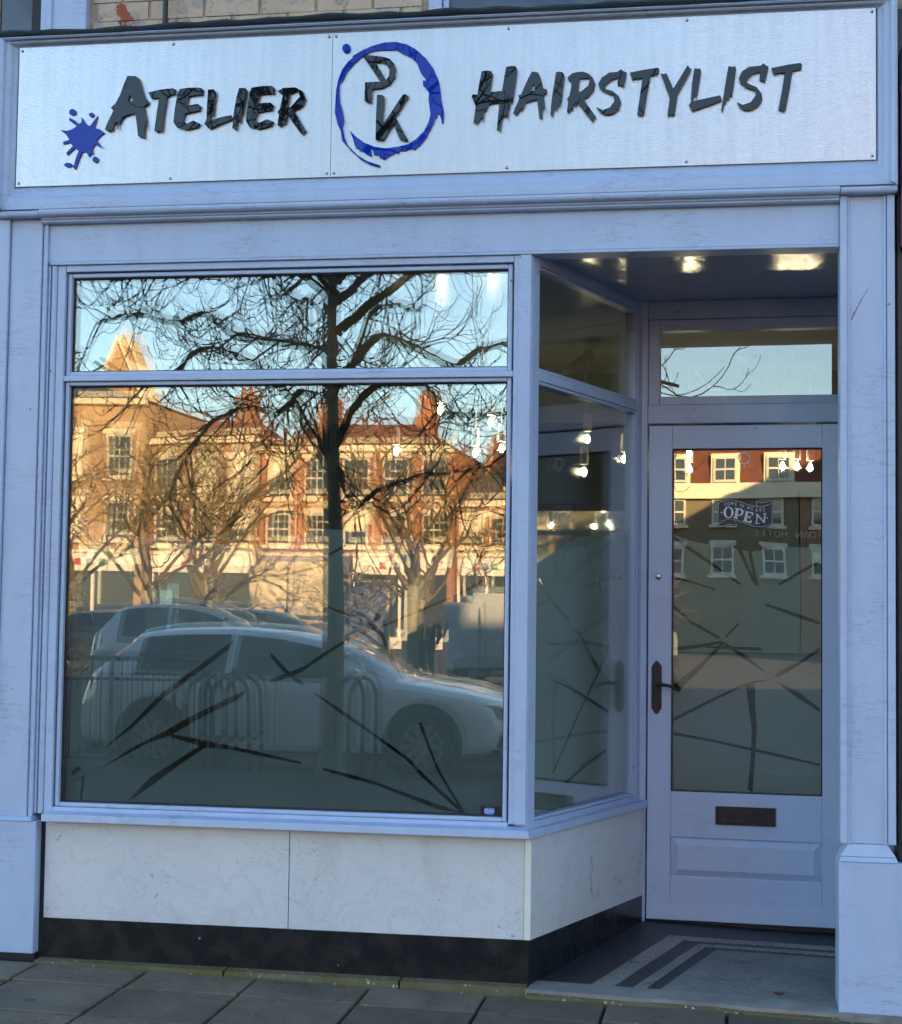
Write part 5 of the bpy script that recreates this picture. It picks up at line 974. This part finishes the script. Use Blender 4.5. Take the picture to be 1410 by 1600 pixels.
def make_car(label, paint, L=4.4, W=1.8, H=1.435, group='parked cars', loc=(0, 0, 0), rz=0.0):
    C_ = tag(empty('parked_car', loc), label, 'car', group); C_.rotation_euler = (0, 0, rz)
    D = car_meshes(L, W, H)
    b = D['body'].build('body', paint, C_, smooth=True, angle=38)
    D['underbody'].build('underbody', 'tyre', C_); D['cabin'].build('seats', 'int_dark', C_, 0.05)
    D['windscreen'].build('windscreen', 'carglass', C_, smooth=True); D['rear_window'].build('rear_window', 'carglass', C_, smooth=True)
    for k in D:
        if isinstance(k, tuple): D[k].build('side_window', 'carglass', C_, smooth=True)
    ty, rm = wheel_mesh(0.325)
    for sx in (-0.30*L, 0.305*L):
        for s in (1, -1):
            MB().lathe([(0.0, 0.0), (0.375, 0.0), (0.392, -0.012), (0.392, -0.25)], (sx, s*(W/2+0.004), 0.35), 'Y', 28, 0, 2*pi).build('wheel_arch', 'tyre', C_) if s == 1 else None
            wh = empty('wheel', (sx, s*(W/2-0.085), 0.325)); wh.parent = C_; wh.rotation_euler = (0, 0, 0 if s == 1 else pi)
            wh.empty_display_size = 0.1
            add_obj('tyre', ty, 'tyre', wh); add_obj('rim', rm, 'rim', wh)
            if s == -1: MB().lathe([(0.0, 0.0), (0.375, 0.0), (0.392, 0.012), (0.392, 0.25)], (sx, -(W/2+0.004), 0.35), 'Y', 28).build('wheel_arch', 'tyre', C_)
    for wh in [c for c in C_.children if c.name.startswith('wheel') and c.type == 'EMPTY']: wh.location.y += (0.012 if wh.location.y > 0 else -0.012)
    for s in (1, -1):
        hl = [(0.445*L, .60), (0.475*L, .585), (0.486*L, .60), (0.487*L, .645), (0.462*L, .715), (0.432*L, .725), (0.42*L, .69)]
        yw = lambda x: (0.885-max(0, (x/L-0.36))*1.9)*W/1.8
        MB().prism(hl, lambda p: (p[0], s*(yw(p[0])+0.006), p[1]), lambda p: (p[0], s*(yw(p[0])-0.06), p[1])).build('headlight', 'headlamp', C_, smooth=False)
        gr = [(0.455*L, .32), (0.488*L, .33), (0.489*L, .45), (0.478*L, .47), (0.455*L, .38)]
        MB().prism(gr, lambda p: (p[0], s*(yw(p[0])+0.004), p[1]), lambda p: (p[0], s*(yw(p[0])-0.06), p[1])).build('air_intake', 'tyre', C_)
        MB().hexa([(-0.49*L, s*.50, .78), (-0.455*L, s*.83*W/1.8, .80), (-0.45*L, s*.80*W/1.8, .80), (-0.48*L, s*.48, .78), (-0.483*L, s*.50, .90), (-0.45*L, s*.82*W/1.8, .92), (-0.445*L, s*.79*W/1.8, .92), (-0.475*L, s*.48, .90)]).build('taillight', 'taillamp', C_)
        MB().lathe([(0.0, -0.09), (0.06, -0.075), (0.085, -0.02), (0.08, 0.05), (0.05, 0.08), (0, 0.085)], (0.155*L, s*(W/2+0.07), 0.98), 'Y', 12).build('door_mirror', paint, C_, smooth=True)
        for hx in (-0.115*L, 0.075*L): MB().box(hx-0.10, hx+0.10, s*(W/2)-0.012, s*(W/2)+0.014, 0.775, 0.80).build('door_handle', paint, C_, 0.008)
        for hx in (-0.23*L, -0.02*L, 0.20*L): MB().box(hx-0.003, hx+0.003, s*(W/2-0.02)-0.014, s*(W/2-0.02)+0.0225, 0.30, 0.90).build('door_gap', 'tyre', C_)
        MB().box(-0.36*L, 0.22*L, s*(W/2-0.015)-0.012, s*(W/2-0.015)+0.012, 0.20, 0.26).build('side_skirt', 'tyre', C_)
    MB().box(0.488*L, 0.497*L, -.26, .26, 0.36, 0.47).build('number_plate', 'plate', C_)
    return C_
ZR = -0.235
make_car('white hatchback parked at the kerb opposite the display window', car_paint('white_car_paint', (0.82, 0.83, 0.84), 0.0), 4.42, 1.8, 1.42, loc=(-4.28, -10.3, ZR))
make_car('pale grey hatchback parked behind the white hatchback', car_paint('grey_car_paint', (0.50, 0.51, 0.53), 0.0), 4.3, 1.8, 1.64, loc=(-9.5, -23.2, ZR))
make_car('dark blue car parked to the right of the pale grey hatchback', car_paint('dark_car_paint', (0.03, 0.045, 0.06), 0.4), 4.4, 1.8, 1.58, loc=(-10.2, -30.0, ZR))
make_car('black car parked by the far shops', car_paint('black_car_paint', (0.012, 0.012, 0.014), 0.2), 4.4, 1.8, 1.5, loc=(-13.4, -44.5, ZR), rz=0.15)
make_car('cream hatchback parked by the far shops', car_paint('cream_car_paint', (0.55, 0.50, 0.40), 0.0), 4.2, 1.75, 1.55, loc=(-17.2, -45.5, ZR), rz=pi-0.1)
make_car('dark grey car parked in the middle of the market place', car_paint('charcoal_car_paint', (0.05, 0.052, 0.055), 0.4), 4.4, 1.8, 1.5, loc=(-14.5, -33.0, ZR))

def box_van(label, loc, rz, mat, L, W, H):
    V = tag(empty('box_van', loc), label, 'van'); V.rotation_euler = (0, 0, rz)
    MB().box(-L/2, L*0.22, -W/2, W/2, 0.55, H).build('cargo_box', mat, V, 0.03)
    MB().box(-L/2-0.015, -L/2-0.001, -0.02, 0.02, 0.6, H-0.1).build('door_seam', 'tyre', V)
    for zz in (H*0.62, H*0.42): MB().box(-L/2-0.02, -L/2-0.002, -0.3, 0.35, zz, zz+0.05).build('latch', 'rim', V)
    MB().prism([(L*.225, .45), (L*.5, .45), (L*.5, 1.05), (L*.44, 1.2), (L*.34, 1.95), (L*.225, 1.98)], lambda p: (p[0], -W*.46, p[1]), lambda p: (p[0], W*.46, p[1])).build('cab', mat, V, 0.03)
    MB().prism([(L*.245, 1.2), (L*.42, 1.2), (L*.335, 1.85), (L*.245, 1.86)], lambda p: (p[0], -W*.465, p[1]), lambda p: (p[0], W*.465, p[1])).build('cab_window', 'carglass', V)
    ty, rm = wheel_mesh(0.36)
    for sx in (-0.28*L, 0.36*L):
        for s in (1, -1):
            wh = empty('wheel', (sx, s*(W/2-0.08), 0.36)); wh.parent = V; wh.rotation_euler = (0, 0, 0 if s == 1 else pi)
            add_obj('tyre', ty, 'tyre', wh); add_obj('rim', rm, 'rim', wh)
    MB().box(-L/2-0.04, L*0.22, -W*.42, W*.42, 0.4, 0.549).build('chassis', 'tyre', V)
    return V
box_van('sunlit cream box van parked in the market place', (-11.95, -38.6, ZR), radians(-98), simple('cream_van_paint', (0.62, 0.52, 0.36), 0.4, var=0.05), 5.2, 2.0, 2.85)
box_van('white van seen from behind, right of the walking person', (-4.62, -26.3, ZR), radians(-90), simple('shaded_van_paint', (0.30, 0.32, 0.34), 0.35, var=0.04), 4.6, 1.42, 1.75)  # white van; its shade is put into the grey paint colour

# ================================================================ PERSON
def person():
    me = bpy.data.meshes.new('body')
    J = {'pel': (0, 0, .95, .15), 'wa': (0, .01, 1.1, .14), 'ch': (0, .03, 1.32, .17), 'nk': (0, .04, 1.50, .065), 'hd': (0, .06, 1.60, .095), 'hd2': (0, .07, 1.70, .085),
         'hl': (-.09, 0, .90, .10), 'kl': (-.11, .10, .50, .07), 'al': (-.11, -.08, .12, .05), 'tl': (-.11, .04, .04, .045),
         'hr': (.09, 0, .90, .10), 'kr': (.10, .12, .50, .07), 'ar': (.10, .26, .10, .05), 'tr': (.10, .40, .05, .045),
         'sl': (-.19, .03, 1.40, .075), 'el': (-.27, -.08, 1.14, .055), 'wl': (-.24, .06, .92, .04), 'fl': (-.23, .10, .84, .035),
         'sr': (.19, .03, 1.40, .075), 'er': (.27, -.05, 1.14, .055), 'wr': (.28, .15, .96, .04), 'fr': (.27, .21, .90, .035)}
    K = list(J); E_ = [('pel', 'wa'), ('wa', 'ch'), ('ch', 'nk'), ('nk', 'hd'), ('hd', 'hd2'), ('pel', 'hl'), ('hl', 'kl'), ('kl', 'al'), ('al', 'tl'), ('pel', 'hr'), ('hr', 'kr'), ('kr', 'ar'), ('ar', 'tr'),
                       ('ch', 'sl'), ('sl', 'el'), ('el', 'wl'), ('wl', 'fl'), ('ch', 'sr'), ('sr', 'er'), ('er', 'wr'), ('wr', 'fr')]
    me.from_pydata([J[k][:3] for k in K], [(K.index(a), K.index(b)) for a, b in E_], [])
    o = bpy.data.objects.new('person', me); COL.objects.link(o)
    md = o.modifiers.new('skin', 'SKIN'); sv = me.skin_vertices[0].data
    for i, k in enumerate(K): sv[i].radius = (J[k][3], J[k][3])
    sv[0].use_root = True
    o.modifiers.new('sub', 'SUBSURF').levels = 2; o.modifiers['sub'].render_levels = 2
    m, n, l, b, out = new_mat('dark_winter_clothes'); v = coords(n, l)
    l.new(mix(n, l, noise(n, l, v, 6, 4), (0.010, 0.011, 0.014), (0.022, 0.022, 0.026)), b.inputs['Base Color']); b.inputs['Roughness'].default_value = 0.85
    me.materials.append(m)
    return o
pe = person(); pe.location = (-6.70, -30.0, ZR); pe.rotation_euler = (0, 0, radians(150)); tag(pe, 'person in dark hooded coat walking away through the market place', 'person')

# ================================================================ STREET FURNITURE
def rail():
    R_ = tag(empty('guard_rail', (-5.5, -8.5, -0.15)), 'black steel guard rail with upright bars at kerb', 'railing')
    def ad(mb, nm): o = mb.build(nm, 'black_metal', R_, smooth=True); return o
    ad(MB().tube([(-1.1, 0, 1.05), (0.75, 0, 1.05)], 0.024, 8), 'top_rail'); ad(MB().tube([(-1.1, 0, 0.86), (0.75, 0, 0.86)], 0.016, 8), 'mid_rail'); ad(MB().tube([(-1.1, 0, 0.14), (0.75, 0, 0.14)], 0.016, 8), 'bottom_rail')
    for i in range(19): ad(MB().tube([(-1.08+i*0.1, 0, 0.14), (-1.08+i*0.1, 0, 1.05)], 0.0075 if i % 9 else 0.024, 6), 'bar')
    for x in (-1.1, 0.72): ad(MB().tube([(x, 0, -0.02), (x, 0, 1.07)], 0.026, 8), 'post')
rail()
hoop = None
for i, (x, lb_) in enumerate(((-4.86, 'first'), (-4.74, 'second'), (-4.62, 'third'), (-4.50, 'fourth'), (-4.38, 'fifth'))):
    h = tag(empty('bicycle_hoop', (x, -8.45, -0.15)), 'black bicycle hoop by the guard rail, %s counting away from the rail' % lb_, 'bicycle stand', 'bicycle hoops')
    pts = [(0.06, -0.35, 0)]+[(0.06*cos(a)-0.02, -0.35*cos(a), 0.72+0.20*sin(a)) for a in [pi*k/10 for k in range(11)]]+[(-0.06, 0.35, 0)]
    mb = MB().tube(pts, 0.022, 8)
    mb.build('tube', 'black_metal', h, smooth=True); MB().tube([(0.045, -0.34, 0.35), (-0.055, 0.34, 0.35)], 0.014, 6).build('cross_bar', 'black_metal', h, smooth=True)
for i, (x, lb_) in enumerate(((-3.42, 'nearer the tree'), (-3.30, 'further from the tree'))):
    h = tag(empty('bicycle_hoop', (x, -8.5, -0.15)), 'black bicycle hoop right of the street tree, %s' % lb_, 'bicycle stand', 'bicycle hoops')
    pts = [(0.04, -0.35, 0)]+[(0.04*cos(a), -0.35*cos(a), 0.72+0.20*sin(a)) for a in [pi*k/10 for k in range(11)]]+[(-0.04, 0.35, 0)]
    MB().tube(pts, 0.020, 8).build('tube', 'black_metal', h, smooth=True)
pb = tag(empty('post_box', (-13.3, -33.5, ZR)), 'red pillar post box in the market place', 'post box')
MB().lathe([(0.0, 0), (0.26, 0), (0.26, 0.12), (0.22, 0.16), (0.22, 1.28), (0.27, 1.32), (0.27, 1.38), (0.2, 1.46), (0, 1.50)], (0, 0, 0), 'Z', 20).build('pillar', simple('post_box_red', (0.5, 0.02, 0.02), 0.35), pb, smooth=True)
MB().box(-0.13, 0.13, 0.215, 0.245, 1.10, 1.16).build('slot', 'tyre', pb)
ib = tag(empty('information_board', (-8.9, -33.0, ZR)), 'blue-grey information board in a frame on posts', 'notice board')
MB().box(-0.62, 0.62, -0.04, 0.04, 0.55, 2.15).build('panel', simple('board_blue', (0.10, 0.12, 0.20), 0.4, var=0.2), ib, 0.01)
MB().box(-0.70, -0.63, -0.06, 0.06, 0, 2.25).build('post', simple('cream_post', (0.5, 0.42, 0.25), 0.5), ib); MB().box(0.63, 0.70, -0.06, 0.06, 0, 2.25).build('post', simple('cream_post', (0.5, 0.42, 0.25), 0.5), ib); MB().box(-0.7, 0.7, -0.06, 0.06, 2.251, 2.32).build('top_rail', simple('cream_post', (0.5, 0.42, 0.25), 0.5), ib)

# ================================================================ BUILDINGS ACROSS THE MARKET PLACE
def brick_far(name, c1, c2, mort=(0.30, 0.26, 0.22), sc=4.4):
    m, n, l, b, o = new_mat(name); v = coords(n, l)
    mp = n.new('ShaderNodeMapping'); mp.inputs['Rotation'].default_value = (radians(90), 0, 0); l.new(v, mp.inputs[0])
    br = n.new('ShaderNodeTexBrick'); br.inputs['Scale'].default_value = sc; br.inputs['Mortar Size'].default_value = 0.018
    br.inputs['Color1'].default_value = (*c1, 1); br.inputs['Color2'].default_value = (*c2, 1); br.inputs['Mortar'].default_value = (*mort, 1)
    l.new(mp.outputs[0], br.inputs['Vector'])
    d = ramp(n, l, noise(n, l, v, 0.6, 6), [(0.3, 0.75), (0.7, 1.15)])
    l.new(mix(n, l, 1.0, br.outputs['Color'], d, 'MULTIPLY'), b.inputs['Base Color']); b.inputs['Roughness'].default_value = 0.85; return m
M['redbrick'] = brick_far('red_brick', (0.46, 0.17, 0.07), (0.36, 0.12, 0.05))
M['tanbrick'] = brick_far('tan_brick', (0.44, 0.28, 0.14), (0.36, 0.21, 0.10))
M['brownbrick'] = brick_far('brown_brick', (0.32, 0.15, 0.075), (0.24, 0.11, 0.06))
M['olive'] = simple('olive_render', (0.17, 0.15, 0.095), 0.8, var=0.12, vscale=0.8)
M['stone'] = simple('cream_stone', (0.75, 0.66, 0.48), 0.75, var=0.1, vscale=1.5)
M['sashwhite'] = simple('white_sash_paint', (0.58, 0.54, 0.45), 0.5)
M['slate'] = simple('slate_roof', (0.10, 0.095, 0.10), 0.6, var=0.3, vscale=2)
M['tile'] = simple('clay_roof_tile', (0.26, 0.085, 0.045), 0.75, var=0.3, vscale=2.5, bmp=0.5, bscale=6)
M['pane_far'] = simple('window_pane_far', (0.03, 0.035, 0.04), 0.06, spec=0.9)
M['blind'] = simple('cream_blind', (0.80, 0.70, 0.50), 0.7)
WCACHE = {}
def win_mesh(w, h):
    k = (round(w, 2), round(h, 2))
    if k not in WCACHE:
        fr = MB(); t = 0.09
        for a, b, c, d in ((-w/2, -w/2+t, 0, h), (w/2-t, w/2, 0, h), (-w/2+t, w/2-t, 0, t), (-w/2+t, w/2-t, h-t, h), (-w/2+t, w/2-t, h/2-.04, h/2+.04), (-.02, .02, t, h/2-.04), (-.02, .02, h/2+.04, h-t)): fr.box(a, b, -0.02, 0.09, c, d)
        pn = MB().box(-w/2+0.02, w/2-0.02, -0.018, 0.012, 0.02, h-0.02)
        sl = MB().box(-w/2-0.12, w/2+0.12, 0.0, 0.20, -0.14, 0.0); sl.box(-w/2-0.10, w/2+0.10, 0.0, 0.13, h+.002, h+0.22)
        WCACHE[k] = (fr.mesh('window'), pn.mesh('pane'), sl.mesh('window_surround'))
    return WCACHE[k]
def building(label, x0, x1, y, eave, ridge, wall, roof, rows, shops=(), surround='stone', depth=9.0, blinds=0.3, seed=0, hip=True, base=ZR, chim=1):
    B = tag(empty('building', ((x0+x1)/2, y, base)), label, 'building', 'buildings across the market place'); rb_ = random.Random(seed)
    w = x1-x0; hw = w/2
    MB().box(-hw, hw, -depth, 0, 0, eave-base).build('wall', wall, B)
    MB().box(-hw-.05, hw+.05, -0.05, 0.28, eave-base-.10, eave-base+.14).build('cornice', 'stone', B)
    e, r = eave-base+.14, ridge-base; i = min(hw*.6, (depth/2)) if hip else 0
    P = [(-hw, 0.15, e), (hw, 0.15, e), (hw, -depth, e), (-hw, -depth, e), (-hw+i, -depth/2, r), (hw-i, -depth/2, r)]
    mb = MB(); mb.v = P; mb.f = [(0, 1, 5, 4), (1, 2, 5), (2, 3, 4, 5), (3, 0, 4), (0, 3, 2, 1)]; rf = mb.build('roof', roof, B)
    for k in range(chim):
        cx = -hw+w*(k+0.5)/chim+rb_.uniform(-.5, .5)
        MB().box(cx-.45, cx+.45, -depth/2-.5, -depth/2+.5, r-1.2, r+1.1).build('chimney', wall, rf)
        for q in (-.25, .1): MB().lathe([(.12, r+1.101), (.10, r+1.5), (.07, r+1.5)], (cx+q, -depth/2, 0), 'Z', 8).build('chimney_pot', 'tile', rf)
    for (z, h, ww, n) in rows:
        for k in range(n):
            cx = -hw+w*(k+0.5)/n
            f, p, s_ = win_mesh(ww, h)
            o = add_obj('window', f, 'sashwhite', B); o.location = (cx, 0.0, z-base)
            pp = add_obj('pane', p, None, o)
            if not p.materials: p.materials.append(M['pane_far'])
            ss = add_obj('window_surround', s_, None, o)
            if not s_.materials: s_.materials.append(M[surround])
            if rb_.random() < blinds: MB().box(-ww/2+.08, ww/2-.08, 0.014, 0.03, h*rb_.choice((.05, .35, .5)), h-.05).build('blind', 'blind', o)
    for (a, b, fm, ft) in shops:
        S_ = part_empty('shopfront', B); a -= (x0+x1)/2; b -= (x0+x1)/2
        MB().box(a, b, 0.02, 0.34, 3.0, 3.75).build('shop_fascia', fm, S_, 0.02)
        MB().box(a, b, 0.02, 0.42, 3.76, 3.90).build('shop_cornice', 'stone', S_)
        MB().box(a, b, 0.01, 0.30, 0.0, 0.45).build('shop_stall_riser', ft, S_)
        n = max(2, int((b-a)/1.8))
        for k in range(n):
            q0 = a+(b-a)*k/n; q1 = a+(b-a)*(k+1)/n
            MB().box(q0+.10, q1-.02, 0.03, 0.12, 0.46, 2.98).build('shop_pane', 'pane_far', S_)
            MB().box(q0-.02, q0+.09, 0.02, 0.24, 0.46, 2.98).build('shop_mullion', ft, S_)
        if rb_.random() < 0.6: MB().box(a+.4, a+.9, 0.13, 0.2, .5, 2.2).build('poster', simple('poster_card', (rb_.random()*.5+.1, .25, rb_.random()*.5), .6), S_)
        for k in range(3):
            xx = a+(b-a)*(.3+.15*k); MB().box(xx, xx+.28, 0.345, 0.36, 3.25, 3.52).build('sign_motif', simple('sign_motif_colour', ((.45, .03, .05), (.04, .12, .4), (.05, .3, .15))[k], .5), S_)
    return B
W_ = simple('white_shop_paint', (0.80, 0.76, 0.66), 0.5, var=.05); K_ = simple('dark_shop_paint', (0.05, 0.045, 0.06), 0.4); T_ = simple('teal_shop_paint', (0.08, 0.25, 0.27), 0.45); L_ = simple('lilac_shop_paint', (0.20, 0.17, 0.26), 0.5)
building('tall tan brick building with deep cornice, far left', -42.0, -24.3, -59.4, 9.9, 11.4, 'tanbrick', 'slate', [(6.7, 1.9, 1.15, 8), (4.1, 1.6, 1.15, 8)], [(-41.5, -33.0, W_, W_), (-32.5, -28.6, T_, W_), (-28.2, -24.6, W_, W_)], blinds=.6, seed=1)
building('brown brick building beside the tall tan building', -24.2, -19.5, -60.0, 8.3, 9.6, 'brownbrick', 'tile', [(5.9, 1.7, 1.1, 3), (3.95, 1.3, 1.1, 3)], [(-24.0, -19.6, W_, W_)], blinds=.6, seed=2)
building('red brick building with white sash windows and hipped tile roof', -19.4, -11.3, -60.0, 7.9, 9.4, 'redbrick', 'tile', [(5.9, 1.65, 1.1, 5), (3.95, 1.3, 1.05, 5)], [(-19.2, -15.6, L_, W_), (-15.4, -11.5, W_, W_)], surround='stone', blinds=.45, seed=3, chim=2)
building('lower red brick building with slate roof right of the hipped roof', -11.2, -8.6, -60.5, 5.7, 7.5, 'redbrick', 'slate', [(3.95, 1.25, 1.1, 2)], [(-11.1, -8.7, W_, W_)], blinds=.4, seed=4)
# hotel: rendered front, mansard with dormers, raised lettering
ht = building('olive rendered hotel with dormers and painted name', -9.4, -3.1, -62.0, 6.35, 7.0, 'olive', 'slate', [(5.10, 1.15, 0.95, 3), (2.95, 1.2, 0.95, 3)], [], surround='sashwhite', blinds=.2, seed=5, chim=0)
MB().prism([(-0.3, 6.9), (-1.0, 9.6), (-8.0, 9.6), (-8.7, 6.9)], lambda p: (-3.1, p[0], p[1]), lambda p: (10.5, p[0], p[1])).build('mansard', simple('dark_red_mansard_tile', (0.12, 0.035, 0.022), 0.8, var=0.3, vscale=3, bmp=0.5, bscale=8), ht)
MB().box(-3.15, 10.55, -0.35, -0.2, 6.75, 7.15).build('parapet', 'stone', ht)
for dx in (-2.1, 0.05, 2.35, 4.9, 7.5):
    f, p, s_ = win_mesh(1.0, 1.05)
    d_ = MB().box(-.62, .62, -1.4, -0.02, -0.1, 1.2).build('dormer', 'stone', ht); d_.location = (dx, -0.32, 7.2)
    fo = add_obj('dormer_window', f, 'sashwhite', d_); po = add_obj('dormer_pane', p, None, d_)
    if not p.materials: p.materials.append(M['pane_far'])
building('dark brown brick wing adjoining the hotel', -3.05, 4.5, -62.0, 6.35, 7.0, 'brownbrick', 'slate', [(5.10, 1.15, 0.95, 4), (2.95, 1.2, 0.95, 4)], [], surround='sashwhite', blinds=.1, seed=6, chim=0)
M['hotel_letter'] = simple('cream_letter', (0.62, 0.56, 0.42), 0.5)
txt = 'CROWN HOTEL'
for i, c in enumerate(txt):
    if c == ' ': continue
    o = add_obj('letter', text_mesh(c, 0.40, 'letter', 0.03), 'hotel_letter', ht)
    # seen from the square (looking towards -Y) the text runs right to left in X
    o.location = (4.30-i*0.285, 0.06, 4.98); o.rotation_euler = (pi/2, 0, pi); o.scale = (0.9, 1, 1)
# gabled hall behind, and an unseen gabled block added to cast shadow across the hotel
gb = tag(empty('gabled_hall', (-31.2, -74.0, ZR)), 'tall gabled sunlit hall rising behind the tan brick building', 'building')
MB().prism([(-1.5, 0), (1.5, 0), (1.5, 11.6), (0.3, 14.9), (-0.3, 14.9), (-1.5, 11.6)], lambda p: (p[0], 0, p[1]), lambda p: (p[0], -2.5, p[1])).build('wall', 'tanbrick', gb)
MB().prism([(-1.7, 11.5), (-1.5, 11.6), (0, 15.2), (1.5, 11.6), (1.7, 11.5), (0, 15.5)], lambda p: (p[0], 0.2, p[1]), lambda p: (p[0], -2.6, p[1])).build('roof', 'stone', gb)
cb = tag(empty('added_shade_block', (11.9, -41.0, ZR)), 'unseen gabled brick block added beside the market place to shade the hotel', 'building')
MB().prism([(-7.6, 0), (7.6, 0), (7.6, 12.0), (3.0, 16.5), (-7.6, 12.2)], lambda p: (p[0], 3.0, p[1]), lambda p: (p[0], -3.0, p[1])).build('wall', 'brownbrick', cb)
